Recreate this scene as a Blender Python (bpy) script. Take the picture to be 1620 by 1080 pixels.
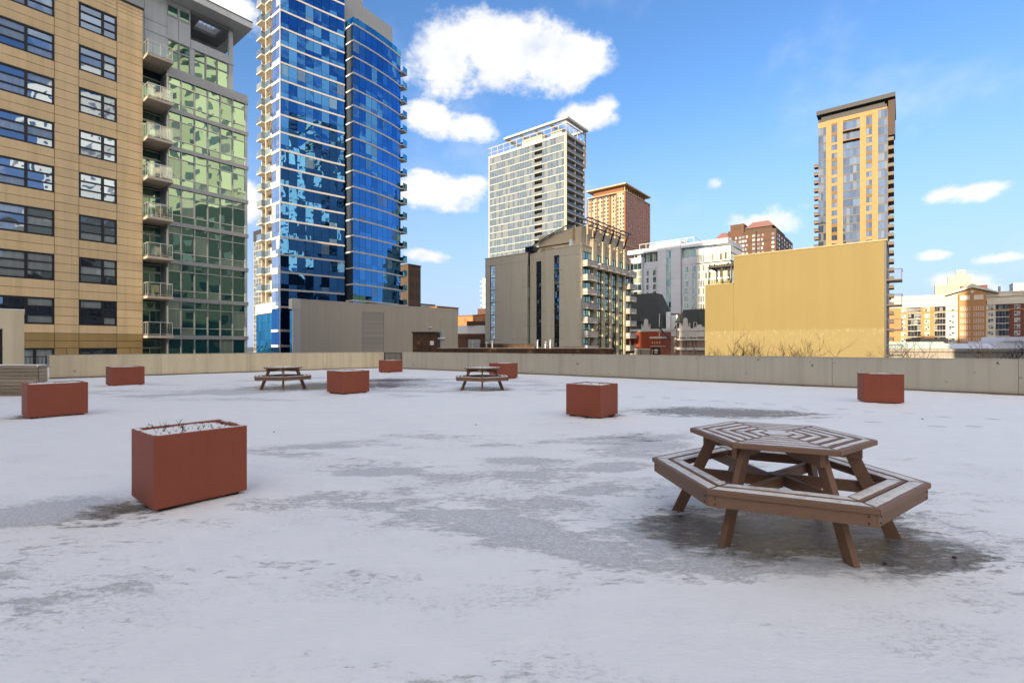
import bpy, bmesh, math, random
from mathutils import Vector, Matrix, noise as mnoise

for _o in list(bpy.data.objects):
    bpy.data.objects.remove(_o)
scene = bpy.context.scene
COL = scene.collection
R = math.radians

# ------------------------------------------------------------------ camera
cam_data = bpy.data.cameras.new("camera")
cam_data.sensor_width = 36.0
cam_data.lens = 17.11
cam_data.shift_y = 0.0043
cam_data.clip_start = 0.05
cam_data.clip_end = 6000
cam = bpy.data.objects.new("camera", cam_data)
cam.location = (0, 0, 1.52)
cam.rotation_euler = (R(90), 0, 0)
COL.objects.link(cam)
scene.camera = cam

# ------------------------------------------------------------------ exposure, light
scene.render.engine = 'CYCLES'
scene.view_settings.view_transform = 'Standard'
scene.view_settings.look = 'None'
scene.view_settings.gamma = 1.0
scene.view_settings.use_curve_mapping = False
scene.view_settings.exposure = 2.22
scene.cycles.use_denoising = True
scene.cycles.max_bounces = 8
scene.cycles.sample_clamp_indirect = 6.0

SUN_EL = R(15.0)
SUN_H = Vector((-0.56, -0.83))
SUN_H.normalize()
SUN = Vector((SUN_H.x * math.cos(SUN_EL), SUN_H.y * math.cos(SUN_EL), math.sin(SUN_EL)))
sun_data = bpy.data.lights.new("sun", 'SUN')
sun_data.energy = 2.0
sun_data.angle = R(0.5)
sun_data.color = (1.0, 0.85, 0.62)
sun = bpy.data.objects.new("sun", sun_data)
sun.rotation_mode = 'QUATERNION'
sun.rotation_quaternion = SUN.to_track_quat('Z', 'Y')
sun.location = (0, -20, 60)
COL.objects.link(sun)


def direction(px, py):
    """unit direction of an azimuth / elevation given as tangents"""
    return Vector((px, 1.0, py)).normalized()


def make_world():
    w = bpy.data.worlds.new("World")
    scene.world = w
    w.use_nodes = True
    nt = w.node_tree
    nt.nodes.clear()
    N, L = nt.nodes.new, nt.links.new
    out = N('ShaderNodeOutputWorld')
    bg = N('ShaderNodeBackground')
    L(bg.outputs[0], out.inputs[0])
    sky = N('ShaderNodeTexSky')
    sky.sky_type = 'NISHITA'
    sky.sun_disc = False
    sky.sun_elevation = SUN_EL
    sky.sun_rotation = math.atan2(SUN.x, SUN.y)
    sky.air_density = 1.0
    sky.dust_density = 1.6
    sky.ozone_density = 3.0
    sat = N('ShaderNodeHueSaturation')
    sat.inputs['Hue'].default_value = 0.505
    sat.inputs['Saturation'].default_value = SKY_SAT
    sat.inputs['Value'].default_value = SKY_VAL
    L(sky.outputs[0], sat.inputs['Color'])
    tc = N('ShaderNodeTexCoord')
    gen = tc.outputs['Generated']
    # pale winter haze towards the horizon, all the way round
    sep = N('ShaderNodeSeparateXYZ')
    L(gen, sep.inputs[0])
    hz = N('ShaderNodeMapRange'); hz.interpolation_type = 'SMOOTHSTEP'
    hz.inputs['From Min'].default_value = 0.0
    hz.inputs['From Max'].default_value = 0.48
    hz.inputs['To Min'].default_value = 0.8
    hz.inputs['To Max'].default_value = 0.0
    L(sep.outputs[2], hz.inputs['Value'])
    hm = N('ShaderNodeMix'); hm.data_type = 'RGBA'
    hm.inputs['B'].default_value = (1.08, 1.33, 2.02, 1)
    L(hz.outputs[0], hm.inputs['Factor'])
    L(sat.outputs[0], hm.inputs['A'])
    # clouds: soft elliptical cells round the whole horizon, broken up by fractal noise
    field = None
    for (x, z, sx, sz, b) in CLOUDS:
        if isinstance(x, tuple):
            d = Vector((x[0], x[1], z)).normalized()
        else:
            d = direction(x, z)
        mp = N('ShaderNodeMapping')
        mp.vector_type = 'TEXTURE'
        mp.inputs['Location'].default_value = d
        mp.inputs['Rotation'].default_value = (0, 0, math.atan2(-d.x, d.y))
        mp.inputs['Scale'].default_value = (sx, 0.9, sz)
        L(gen, mp.inputs['Vector'])
        ln = N('ShaderNodeVectorMath')
        ln.operation = 'LENGTH'
        L(mp.outputs[0], ln.inputs[0])
        m = N('ShaderNodeMath')
        m.operation = 'MULTIPLY_ADD'
        L(ln.outputs['Value'], m.inputs[0])
        m.inputs[1].default_value = -b
        m.inputs[2].default_value = b
        if field is None:
            field = m.outputs[0]
        else:
            mx = N('ShaderNodeMath')
            mx.operation = 'MAXIMUM'
            L(field, mx.inputs[0])
            L(m.outputs[0], mx.inputs[1])
            field = mx.outputs[0]

    def fbm(scale, off, detail=9.0, rough=0.62):
        mp = N('ShaderNodeMapping')
        mp.inputs['Location'].default_value = off
        mp.inputs['Scale'].default_value = (scale, scale, scale * 1.5)
        L(gen, mp.inputs['Vector'])
        n = N('ShaderNodeTexNoise')
        n.inputs['Scale'].default_value = 1.0
        n.inputs['Detail'].default_value = detail
        n.inputs['Roughness'].default_value = rough
        L(mp.outputs[0], n.inputs['Vector'])
        return n.outputs[0]
    n1 = fbm(9.0, (1.3, 2.1, 0.7))
    a = N('ShaderNodeMath'); a.operation = 'MULTIPLY_ADD'
    L(n1, a.inputs[0]); a.inputs[1].default_value = 3.4; a.inputs[2].default_value = -1.7
    s = N('ShaderNodeMath'); s.operation = 'ADD'
    L(a.outputs[0], s.inputs[0]); L(field, s.inputs[1])
    ramp = N('ShaderNodeMapRange'); ramp.interpolation_type = 'SMOOTHSTEP'
    ramp.inputs['From Min'].default_value = 0.0
    ramp.inputs['From Max'].default_value = 0.80
    L(s.outputs[0], ramp.inputs['Value'])
    # thin high veil
    n3 = fbm(3.2, (4.0, 9.0, 2.0), 5.0, 0.6)
    v = N('ShaderNodeMapRange'); v.interpolation_type = 'SMOOTHSTEP'
    v.inputs['From Min'].default_value = 0.50
    v.inputs['From Max'].default_value = 0.80
    v.inputs['To Max'].default_value = 0.35
    L(n3, v.inputs['Value'])
    mxm = N('ShaderNodeMath'); mxm.operation = 'MAXIMUM'
    L(ramp.outputs[0], mxm.inputs[0]); L(v.outputs[0], mxm.inputs[1])
    # cloud body: brighter upper sides, grey-blue undersides
    m1 = fbm(5.0, (6.1, 0.4, 3.3), 6.0, 0.6)
    m2 = fbm(5.0, (6.1, 0.4, 3.3 + 0.22), 6.0, 0.6)
    df = N('ShaderNodeMath'); df.operation = 'SUBTRACT'
    L(m1, df.inputs[0]); L(m2, df.inputs[1])
    sh = N('ShaderNodeMapRange')
    sh.inputs['From Min'].default_value = -0.22
    sh.inputs['From Max'].default_value = 0.06
    L(df.outputs[0], sh.inputs['Value'])
    cc = N('ShaderNodeMix'); cc.data_type = 'RGBA'
    cc.inputs['A'].default_value = (CLOUD * 0.68, CLOUD * 0.74, CLOUD * 0.86, 1)
    cc.inputs['B'].default_value = (CLOUD * 1.06, CLOUD * 1.03, CLOUD * 1.0, 1)
    L(sh.outputs[0], cc.inputs['Factor'])
    # unseen sun-side clouds boosted brighter and warmer to add light on snow and facades
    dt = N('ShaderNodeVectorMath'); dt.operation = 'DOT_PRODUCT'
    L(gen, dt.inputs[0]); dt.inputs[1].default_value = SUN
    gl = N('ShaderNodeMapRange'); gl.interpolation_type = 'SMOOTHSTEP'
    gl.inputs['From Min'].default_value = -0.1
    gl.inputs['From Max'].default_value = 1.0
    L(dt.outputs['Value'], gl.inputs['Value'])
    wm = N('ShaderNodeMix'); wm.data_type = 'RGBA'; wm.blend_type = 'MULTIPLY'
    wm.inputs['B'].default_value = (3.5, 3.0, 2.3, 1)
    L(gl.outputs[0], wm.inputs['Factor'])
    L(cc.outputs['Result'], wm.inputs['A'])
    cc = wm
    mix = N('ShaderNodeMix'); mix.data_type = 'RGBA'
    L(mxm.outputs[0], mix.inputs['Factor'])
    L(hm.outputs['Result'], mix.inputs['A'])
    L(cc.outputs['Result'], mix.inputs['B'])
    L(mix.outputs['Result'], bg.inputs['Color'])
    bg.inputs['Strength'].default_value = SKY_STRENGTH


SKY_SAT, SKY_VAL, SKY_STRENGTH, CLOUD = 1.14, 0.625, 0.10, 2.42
# (tangent of azimuth or (x, y) direction, tangent of elevation, half width, half height, weight)
CLOUDS = [
    (-0.03, 0.6, 0.113, 0.0636, 1.71), (0.09, 0.585, 0.092, 0.0513, 1.63), (-0.12, 0.575, 0.078, 0.0616, 1.55), (0, 0.645, 0.051, 0.0308, 1.08),
    (0.17, 0.475, 0.057, 0.0246, 1.24), (0.19, 0.49, 0.031, 0.0205, 1.08), (-0.17, 0.465, 0.057, 0.0328, 1.16), (-0.09, 0.45, 0.051, 0.0226, 0.93),
    (-0.16, 0.315, 0.092, 0.0369, 1.40), (-0.08, 0.325, 0.057, 0.0287, 1.32), (-0.17, 0.185, 0.047, 0.0144, 1.08),
    (0.895, 0.312, 0.033, 0.0154, 1.40), (0.945, 0.315, 0.047, 0.0174, 1.32), (1.02, 0.18, 0.051, 0.0123, 0.93),
    (0.87, 0.185, 0.031, 0.0103, 0.85), (0.72, 0.17, 0.051, 0.0154, 0.62), (0.93, 0.135, 0.051, 0.0205, 0.78),
    (0.52, 0.25, 0.062, 0.0256, 0.70), (0.42, 0.33, 0.021, 0.0123, 0.78), (-0.56, 0.3, 0.051, 0.0513, 1.24),
    (-0.62, 0.7, 0.092, 0.0308, 0.78), (-0.3, 0.6, 0.051, 0.0308, 0.78),
    # unseen clouds beyond this view, made larger and heavier to light the shaded snow
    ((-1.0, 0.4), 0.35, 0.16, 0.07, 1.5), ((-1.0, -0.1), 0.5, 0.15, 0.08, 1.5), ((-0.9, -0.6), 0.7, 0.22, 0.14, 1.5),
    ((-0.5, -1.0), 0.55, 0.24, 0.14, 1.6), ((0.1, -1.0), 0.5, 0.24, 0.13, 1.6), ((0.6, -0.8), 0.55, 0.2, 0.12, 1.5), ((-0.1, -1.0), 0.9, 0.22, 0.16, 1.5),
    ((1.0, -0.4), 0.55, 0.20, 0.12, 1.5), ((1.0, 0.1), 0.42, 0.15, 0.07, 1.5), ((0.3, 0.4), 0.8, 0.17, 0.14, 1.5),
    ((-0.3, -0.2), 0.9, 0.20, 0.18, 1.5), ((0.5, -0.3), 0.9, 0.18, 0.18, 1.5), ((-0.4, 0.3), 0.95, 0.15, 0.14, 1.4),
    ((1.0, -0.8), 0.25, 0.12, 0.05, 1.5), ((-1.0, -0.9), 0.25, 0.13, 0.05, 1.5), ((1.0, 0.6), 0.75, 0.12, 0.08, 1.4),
]
make_world()

# ------------------------------------------------------------------ materials
MATS = {}


def new_mat(name):
    m = bpy.data.materials.new(name)
    m.use_nodes = True
    m.node_tree.nodes.clear()
    MATS[name] = m
    nt = m.node_tree
    return m, nt, nt.nodes.new, nt.links.new


def c4(c):
    return (c[0], c[1], c[2], 1.0)


def noise_node(N, L, vec, scale, detail=4.0, rough=0.55, stretch=None):
    n = N('ShaderNodeTexNoise')
    n.inputs['Scale'].default_value = scale
    n.inputs['Detail'].default_value = detail
    n.inputs['Roughness'].default_value = rough
    if stretch:
        mp = N('ShaderNodeMapping')
        mp.inputs['Scale'].default_value = stretch
        L(vec, mp.inputs['Vector'])
        vec = mp.outputs[0]
    L(vec, n.inputs['Vector'])
    return n.outputs[0]


def math_node(N, L, op, a, b=None, c=None):
    m = N('ShaderNodeMath')
    m.operation = op
    for i, v in enumerate((a, b, c)):
        if v is None:
            continue
        if isinstance(v, (int, float)):
            m.inputs[i].default_value = v
        else:
            L(v, m.inputs[i])
    return m.outputs[0]


def range_node(N, L, v, a, b, c=0.0, d=1.0, smooth=True):
    m = N('ShaderNodeMapRange')
    if smooth:
        m.interpolation_type = 'SMOOTHSTEP'
    m.inputs['From Min'].default_value = a
    m.inputs['From Max'].default_value = b
    m.inputs['To Min'].default_value = c
    m.inputs['To Max'].default_value = d
    L(v, m.inputs['Value'])
    return m.outputs[0]


def mix_color(N, L, f, a, b, blend='MIX'):
    m = N('ShaderNodeMix')
    m.data_type = 'RGBA'
    m.blend_type = blend
    for key, v in (('Factor', f), ('A', a), ('B', b)):
        if isinstance(v, (int, float)):
            m.inputs[key].default_value = v
        elif isinstance(v, tuple):
            m.inputs[key].default_value = c4(v)
        else:
            L(v, m.inputs[key])
    return m.outputs['Result']


def surf(name, col, rough=0.8, var=0.12, scale=0.8, fine=0.0, fine_scale=60.0, bump=0.0, bump_scale=30.0,
         streak=0.0, metallic=0.0, spec=0.4, piece=0.0, wave=None, pits=0.0, stretch=None, flecks=None):
    """opaque surface: base colour with broad mottling, fine grain, rain streaks and a tone of its own per piece"""
    m, nt, N, L = new_mat(name)
    out = N('ShaderNodeOutputMaterial')
    b = N('ShaderNodeBsdfPrincipled')
    L(b.outputs[0], out.inputs[0])
    b.inputs['Roughness'].default_value = rough
    b.inputs['Metallic'].default_value = metallic
    b.inputs['Specular IOR Level'].default_value = spec
    geo = N('ShaderNodeNewGeometry')
    pos = geo.outputs['Position']
    n = noise_node(N, L, pos, scale, 5.0, 0.6, stretch)
    f = math_node(N, L, 'MULTIPLY_ADD', n, 2 * var, 1 - var)
    if fine:
        g = noise_node(N, L, pos, fine_scale, 2.0, 0.6)
        f = math_node(N, L, 'MULTIPLY', f, math_node(N, L, 'MULTIPLY_ADD', g, 2 * fine, 1 - fine))
    if streak:
        s = noise_node(N, L, pos, 1.0, 4.0, 0.65, (2.6, 2.6, 0.09))
        s = range_node(N, L, s, 0.42, 0.72, 1.0, 1.0 - streak)
        f = math_node(N, L, 'MULTIPLY', f, s)
    if piece:
        oi = N('ShaderNodeObjectInfo')
        r = math_node(N, L, 'FRACT', math_node(N, L, 'ADD', oi.outputs['Random'], geo.outputs['Random Per Island']))
        f = math_node(N, L, 'MULTIPLY', f, math_node(N, L, 'MULTIPLY_ADD', r, 2 * piece, 1 - piece))
    if pits:
        p = noise_node(N, L, pos, 5.0, 2.0, 0.5)
        p = range_node(N, L, p, 0.70, 0.74, 1.0, 1.0 - pits)
        f = math_node(N, L, 'MULTIPLY', f, p)
    base = col
    if flecks:
        fl = noise_node(N, L, pos, flecks[1], 3.0, 0.7)
        base = mix_color(N, L, range_node(N, L, fl, 0.5, 0.75, 0, 1), col, flecks[0])
    comb = N('ShaderNodeVectorMath')
    comb.operation = 'SCALE'
    if isinstance(base, tuple):
        comb.inputs[0].default_value = base
    else:
        L(base, comb.inputs[0])
    L(f, comb.inputs['Scale'])
    L(comb.outputs[0], b.inputs['Base Color'])
    if bump or wave:
        bp = N('ShaderNodeBump')
        bp.inputs['Strength'].default_value = 1.0
        bp.inputs['Distance'].default_value = bump
        if wave:
            w = N('ShaderNodeTexWave')
            w.wave_type = 'BANDS'
            w.bands_direction = wave[0]
            w.inputs['Scale'].default_value = wave[1]
            tc = N('ShaderNodeTexCoord')
            L(tc.outputs['Object'], w.inputs['Vector'])
            L(w.outputs['Fac'], bp.inputs['Height'])
            bp.inputs['Distance'].default_value = wave[2]
        else:
            L(noise_node(N, L, pos, bump_scale, 4.0, 0.6), bp.inputs['Height'])
        L(bp.outputs[0], b.inputs['Normal'])
    return m


def glass(name, tint, refl=0.55, inner=(0.02, 0.03, 0.035), curtain=(0.5, 0.5, 0.46), cprob=0.0, rough=0.015,
          wob=0.012, wscale=0.8, vary=0.25, tilt=0.03):
    """window glass of a building: a coloured mirror coat over a dim room, now and then with a drawn blind"""
    m, nt, N, L = new_mat(name)
    out = N('ShaderNodeOutputMaterial')
    geo = N('ShaderNodeNewGeometry')
    oi = N('ShaderNodeObjectInfo')
    r = math_node(N, L, 'FRACT', math_node(N, L, 'ADD', oi.outputs['Random'], geo.outputs['Random Per Island']))
    r2 = math_node(N, L, 'FRACT', math_node(N, L, 'MULTIPLY', r, 17.3))
    pos = geo.outputs['Position']
    off = N('ShaderNodeVectorMath')
    off.operation = 'MULTIPLY_ADD'
    L(pos, off.inputs[0])
    off.inputs[1].default_value = (1, 1, 1)
    cmb = N('ShaderNodeCombineXYZ')
    for i in range(3):
        L(math_node(N, L, 'MULTIPLY', r, 31.0 + 13 * i), cmb.inputs[i])
    L(cmb.outputs[0], off.inputs[2])
    h = noise_node(N, L, off.outputs[0], wscale, 1.5, 0.4)
    bp = N('ShaderNodeBump')
    bp.inputs['Strength'].default_value = 1.0
    bp.inputs['Distance'].default_value = wob
    L(h, bp.inputs['Height'])
    # blind: pale with faint vertical folds
    fold = noise_node(N, L, pos, 1.0, 2.0, 0.5, (7, 7, 0.2))
    cur = mix_color(N, L, fold, tuple(0.55 * v for v in curtain), curtain)
    has = range_node(N, L, r, 1.0 - cprob - 1e-4, 1.0 - cprob, 0, 1, False)
    room = noise_node(N, L, pos, 0.9, 3.0, 0.6)
    dark = mix_color(N, L, room, tuple(0.4 * v for v in inner), tuple(1.7 * v for v in inner))
    col = mix_color(N, L, has, dark, cur)
    dif = N('ShaderNodeBsdfDiffuse')
    L(col, dif.inputs['Color'])
    gl = N('ShaderNodeBsdfGlossy')
    gl.inputs['Roughness'].default_value = rough
    tv = N('ShaderNodeVectorMath')
    tv.operation = 'SCALE'
    tv.inputs[0].default_value = tint
    L(math_node(N, L, 'MULTIPLY_ADD', r2, 2 * vary, 1 - vary), tv.inputs['Scale'])
    L(tv.outputs[0], gl.inputs['Color'])
    # every sheet of glass sits at a very slightly different tilt
    tl = N('ShaderNodeCombineXYZ')
    for i, q in enumerate((17.3, 41.7, 7.9)):
        L(math_node(N, L, 'SUBTRACT', math_node(N, L, 'FRACT', math_node(N, L, 'MULTIPLY', r, q)), 0.5), tl.inputs[i])
    ad = N('ShaderNodeVectorMath')
    ad.operation = 'MULTIPLY_ADD'
    L(tl.outputs[0], ad.inputs[0])
    ad.inputs[1].default_value = (tilt, tilt, tilt)
    L(bp.outputs[0], ad.inputs[2])
    nz = N('ShaderNodeVectorMath')
    nz.operation = 'NORMALIZE'
    L(ad.outputs[0], nz.inputs[0])
    L(nz.outputs[0], gl.inputs['Normal'])
    lw = N('ShaderNodeLayerWeight')
    lw.inputs['Blend'].default_value = 0.5
    fr = math_node(N, L, 'POWER', lw.outputs['Facing'], 3.0)
    fac = math_node(N, L, 'MULTIPLY_ADD', fr, 1 - refl, refl)
    # a drawn blind shows through more than a dark room does
    fac = math_node(N, L, 'MULTIPLY', fac, math_node(N, L, 'MULTIPLY_ADD', has, -0.45, 1.0))
    mx = N('ShaderNodeMixShader')
    L(fac, mx.inputs[0])
    L(dif.outputs[0], mx.inputs[1])
    L(gl.outputs[0], mx.inputs[2])
    L(mx.outputs[0], out.inputs[0])
    return m


def snow_deck():
    m, nt, N, L = new_mat("snow_over_deck")
    out = N('ShaderNodeOutputMaterial')
    b = N('ShaderNodeBsdfPrincipled')
    L(b.outputs[0], out.inputs[0])
    geo = N('ShaderNodeNewGeometry')
    pos = geo.outputs['Position']
    warp = noise_node(N, L, pos, 0.55, 5.0, 0.62, (0.7, 1.5, 1))
    blow = noise_node(N, L, pos, 1.0, 6.0, 0.68, (1.5, 4.2, 1))
    grain = noise_node(N, L, pos, 46.0, 3.0, 0.7)
    flake = noise_node(N, L, pos, 9.0, 5.0, 0.75, (1.0, 2.2, 1))
    # sheets of ice where melt water stood: (x, y, half length, half width, turn, weight)
    ice = None
    for (x, y, rx, ry, rot, wgt) in PUDDLES:
        mp = N('ShaderNodeMapping')
        mp.vector_type = 'TEXTURE'
        mp.inputs['Location'].default_value = (x, y, 0)
        mp.inputs['Rotation'].default_value = (0, 0, rot)
        mp.inputs['Scale'].default_value = (rx, ry, 50)
        L(pos, mp.inputs['Vector'])
        ln = N('ShaderNodeVectorMath')
        ln.operation = 'LENGTH'
        L(mp.outputs[0], ln.inputs[0])
        v = math_node(N, L, 'MULTIPLY_ADD', ln.outputs['Value'], -wgt, wgt)
        ice = v if ice is None else math_node(N, L, 'MAXIMUM', ice, v)
    rag = math_node(N, L, 'ADD', math_node(N, L, 'MULTIPLY_ADD', blow, 1.5, -0.75), math_node(N, L, 'MULTIPLY_ADD', flake, 0.9, -0.45))
    icef = math_node(N, L, 'ADD', ice, rag)
    icem = range_node(N, L, icef, 0.16, 0.46, 0, 0.94)
    # wind-thinned snow
    thin = None
    for (x, y, rx, ry, rot, wgt) in THIN:
        mp = N('ShaderNodeMapping')
        mp.vector_type = 'TEXTURE'
        mp.inputs['Location'].default_value = (x, y, 0)
        mp.inputs['Rotation'].default_value = (0, 0, rot)
        mp.inputs['Scale'].default_value = (rx, ry, 50)
        L(pos, mp.inputs['Vector'])
        ln = N('ShaderNodeVectorMath')
        ln.operation = 'LENGTH'
        L(mp.outputs[0], ln.inputs[0])
        v = math_node(N, L, 'MULTIPLY_ADD', ln.outputs['Value'], -wgt, wgt)
        thin = v if thin is None else math_node(N, L, 'MAXIMUM', thin, v)
    tf = math_node(N, L, 'ADD', math_node(N, L, 'MAXIMUM', thin, -0.90), math_node(N, L, 'MULTIPLY_ADD', warp, 1.9, -0.95))
    tf = math_node(N, L, 'ADD', tf, math_node(N, L, 'MULTIPLY_ADD', blow, 0.8, -0.40))
    tf = math_node(N, L, 'ADD', tf, math_node(N, L, 'MULTIPLY_ADD', flake, 1.0, -0.50))
    tm = range_node(N, L, tf, 0.06, 0.30, 0, 0.85)
    tone = math_node(N, L, 'MULTIPLY_ADD', warp, 0.10, 0.93)
    sc = N('ShaderNodeVectorMath'); sc.operation = 'SCALE'
    sc.inputs[0].default_value = SNOW
    L(tone, sc.inputs['Scale'])
    speck = mix_color(N, L, range_node(N, L, grain, 0.42, 0.62), THIN_DARK, THIN_LIGHT)
    col = mix_color(N, L, tm, sc.outputs[0], speck)
    # patches of wind-pitted crust: small grey pits in the white
    pit = noise_node(N, L, pos, 26.0, 4.0, 0.75, (0.8, 1.7, 1))
    reg = noise_node(N, L, pos, 0.8, 4.0, 0.6, (0.8, 1.6, 1))
    pm = math_node(N, L, 'MULTIPLY', range_node(N, L, pit, 0.50, 0.62), range_node(N, L, math_node(N, L, 'MULTIPLY_ADD', tf, 0.5, reg), 0.40, 0.62, 0, 0.5))
    col = mix_color(N, L, pm, col, (0.58, 0.58, 0.59))
    lump = noise_node(N, L, pos, 3.0, 5.0, 0.65, (0.7, 1.3, 1))
    col = mix_color(N, L, range_node(N, L, lump, 0.35, 0.65, 0.06, 0.0), col, (0.55, 0.56, 0.58))
    icec = mix_color(N, L, range_node(N, L, blow, 0.35, 0.7), (0.070, 0.060, 0.046), (0.17, 0.16, 0.145))
    ripple = noise_node(N, L, pos, 20.0, 4.0, 0.75, (0.8, 1.9, 1))
    crust = range_node(N, L, math_node(N, L, 'MULTIPLY_ADD', flake, 0.6, math_node(N, L, 'MULTIPLY', ripple, 0.4)), 0.50, 0.62, 0, 0.55)
    icec = mix_color(N, L, crust, icec, (0.45, 0.45, 0.46))
    col = mix_color(N, L, icem, col, icec)
    L(col, b.inputs['Base Color'])
    rgh = mix_color(N, L, icem, (0.62, 0.62, 0.62), (0.13, 0.13, 0.13))
    L(rgh, b.inputs['Roughness'])
    b.inputs['Specular IOR Level'].default_value = 0.45
    hgt = math_node(N, L, 'ADD', math_node(N, L, 'MULTIPLY', blow, 0.6), math_node(N, L, 'MULTIPLY', flake, 0.22))
    hgt = math_node(N, L, 'ADD', hgt, math_node(N, L, 'MULTIPLY', grain, 0.05))
    hgt = math_node(N, L, 'ADD', hgt, math_node(N, L, 'MULTIPLY', pm, -0.12))
    hgt = math_node(N, L, 'ADD', hgt, math_node(N, L, 'MULTIPLY', math_node(N, L, 'MULTIPLY', ripple, icem), 0.16))
    hgt = math_node(N, L, 'ADD', hgt, math_node(N, L, 'MULTIPLY', tm, -0.35))
    hgt = math_node(N, L, 'ADD', hgt, math_node(N, L, 'MULTIPLY', icem, -0.45))
    bp = N('ShaderNodeBump')
    bp.inputs['Strength'].default_value = 1.0
    bp.inputs['Distance'].default_value = 0.032
    L(hgt, bp.inputs['Height'])
    L(bp.outputs[0], b.inputs['Normal'])
    return m


SNOW = (0.94, 0.94, 0.92)
THIN_DARK, THIN_LIGHT = (0.50, 0.51, 0.52), (0.73, 0.735, 0.735)
PUDDLES = [
    (2.45, 4.05, 1.30, 0.80, 0.1, 1.15), (1.55, 4.1, 0.8, 0.6, 0.5, 0.8), (2.9, 3.55, 0.75, 0.40, 0.1, 0.9), (4.9, 11.2, 2.9, 1.25, -0.1, 0.85),
    (-6.6, 18.6, 4.3, 2.6, 0.15, 0.9), (-5.6, 21.5, 3.0, 1.8, 0.1, 0.8), (-0.9, 16.9, 1.25, 0.8, 0.0, 0.9),
    (-3.6, 4.5, 0.6, 0.5, 0.6, 0.55), (1.9, 10.6, 0.8, 0.7, 0.0, 0.85), (-10.3, 10.6, 0.7, 0.7, 0.0, 0.8),
    (2.0, 8.0, 0.7, 0.5, 0.0, 0.35),
]
THIN = [
    (-0.1, 4.15, 0.75, 0.42, -0.5, 0.66), (0.45, 3.75, 0.6, 0.3, -0.4, 0.5), (-1.6, 5.9, 0.8, 0.3, 0.3, 0.58), (0.15, 6.5, 1.0, 0.4, -0.1, 0.58),
    (0.9, 5.2, 0.6, 0.35, 0.2, 0.55), (1.2, 6.1, 0.7, 0.35, 0.2, 0.45), (2.2, 7.8, 1.4, 0.8, 0, 0.45), (-4, 20, 7, 4, 0, 0.3), (-10, 16, 4, 2.0, 0, 0.3),
    (2.1, 3.45, 1.4, 0.38, 0.05, 0.46), (-4.3, 4.5, 0.8, 0.45, 0.2, 0.42), (1.3, 4.0, 0.8, 0.7, 0, 0.5), (-3.0, 7.4, 1.2, 0.4, 0.2, 0.35), (0.0, 5.2, 2.4, 1.7, 0.1, 0.14),
]

surf("concrete_tan", (0.70, 0.58, 0.38), 0.85, 0.10, 0.7, fine=0.10, streak=0.16, pits=0.4, bump=0.004, bump_scale=40)
surf("concrete_grey", (0.45, 0.415, 0.335), 0.85, 0.10, 0.7, fine=0.10, streak=0.15, pits=0.6, bump=0.004, bump_scale=40)
surf("wall_foot", (0.16, 0.13, 0.10), 0.8, 0.3, 2.0)
surf("planter_paint", (0.285, 0.073, 0.038), 0.62, 0.12, 1.6, streak=0.05, fine=0.24, fine_scale=230, bump=0.0015, bump_scale=260, spec=0.35)
surf("planter_foot", (0.03, 0.028, 0.025), 0.7, 0.2, 5)
surf("snow", (0.86, 0.835, 0.80), 0.65, 0.04, 2.0, fine=0.04, bump=0.006, bump_scale=14)
surf("dry_stem", (0.075, 0.03, 0.018), 0.9, 0.4, 20)
surf("plastic_timber", (0.225, 0.125, 0.075), 0.55, 0.14, 3.0, fine=0.22, fine_scale=120, bump=0.0012, bump_scale=150, piece=0.13)
surf("bolt_dark", (0.02, 0.018, 0.016), 0.5, 0.1, 3)
surf("grey_timber", (0.33, 0.26, 0.18), 0.9, 0.35, 2.0, fine=0.3, fine_scale=30, bump=0.006, bump_scale=24, piece=0.25, stretch=(0.7, 0.7, 7))
surf("black_metal", (0.022, 0.020, 0.020), 0.45, 0.2, 2)
surf("grey_metal", (0.30, 0.30, 0.30), 0.42, 0.08, 1.0, metallic=0.3, piece=0.04)
surf("light_metal_panel", (0.47, 0.48, 0.46), 0.5, 0.05, 0.5, streak=0.10, piece=0.05)
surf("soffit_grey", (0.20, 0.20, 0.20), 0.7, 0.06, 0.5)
surf("precast_tan", (0.72, 0.515, 0.275), 0.88, 0.10, 0.45, fine=0.06, streak=0.13, piece=0.05, bump=0.004, bump_scale=25)
surf("golden_panel", (0.36, 0.235, 0.085), 0.5, 0.12, 0.5, streak=0.10, piece=0.06)
surf("dark_joint", (0.05, 0.042, 0.035), 0.9, 0.1, 1)
surf("window_frame_black", (0.012, 0.011, 0.011), 0.4, 0.1, 1)
surf("balcony_concrete", (0.42, 0.35, 0.27), 0.85, 0.14, 1.0, streak=0.15, piece=0.06)
surf("railing_metal", (0.50, 0.50, 0.48), 0.35, 0.05, 1, metallic=0.5)
surf("white_band", (0.66, 0.60, 0.53), 0.7, 0.05, 0.4, piece=0.03)
surf("cream_panel", (0.58, 0.53, 0.45), 0.75, 0.05, 0.3, streak=0.06, piece=0.03)
surf("tower_core", (0.02, 0.03, 0.045), 0.7, 0.1, 0.3)
surf("brown_slot", (0.12, 0.075, 0.04), 0.8, 0.2, 0.3)
surf("metal_siding", (0.62, 0.515, 0.37), 0.42, 0.06, 0.12, metallic=0.0, piece=0.025, streak=0.06)
surf("louvre_metal", (0.58, 0.49, 0.38), 0.5, 0.08, 0.6, piece=0.08)
surf("cap_cream", (0.74, 0.66, 0.52), 0.7, 0.05, 0.4)
surf("stucco_taupe", (0.55, 0.485, 0.365), 0.88, 0.07, 0.2, streak=0.10, piece=0.03)
surf("stucco_cream", (0.56, 0.46, 0.31), 0.88, 0.06, 0.2, streak=0.08, piece=0.03)
surf("frame_brown", (0.045, 0.036, 0.03), 0.5, 0.1, 0.5)
surf("balcony_panel", (0.36, 0.34, 0.32), 0.6, 0.08, 0.8, piece=0.06)
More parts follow.
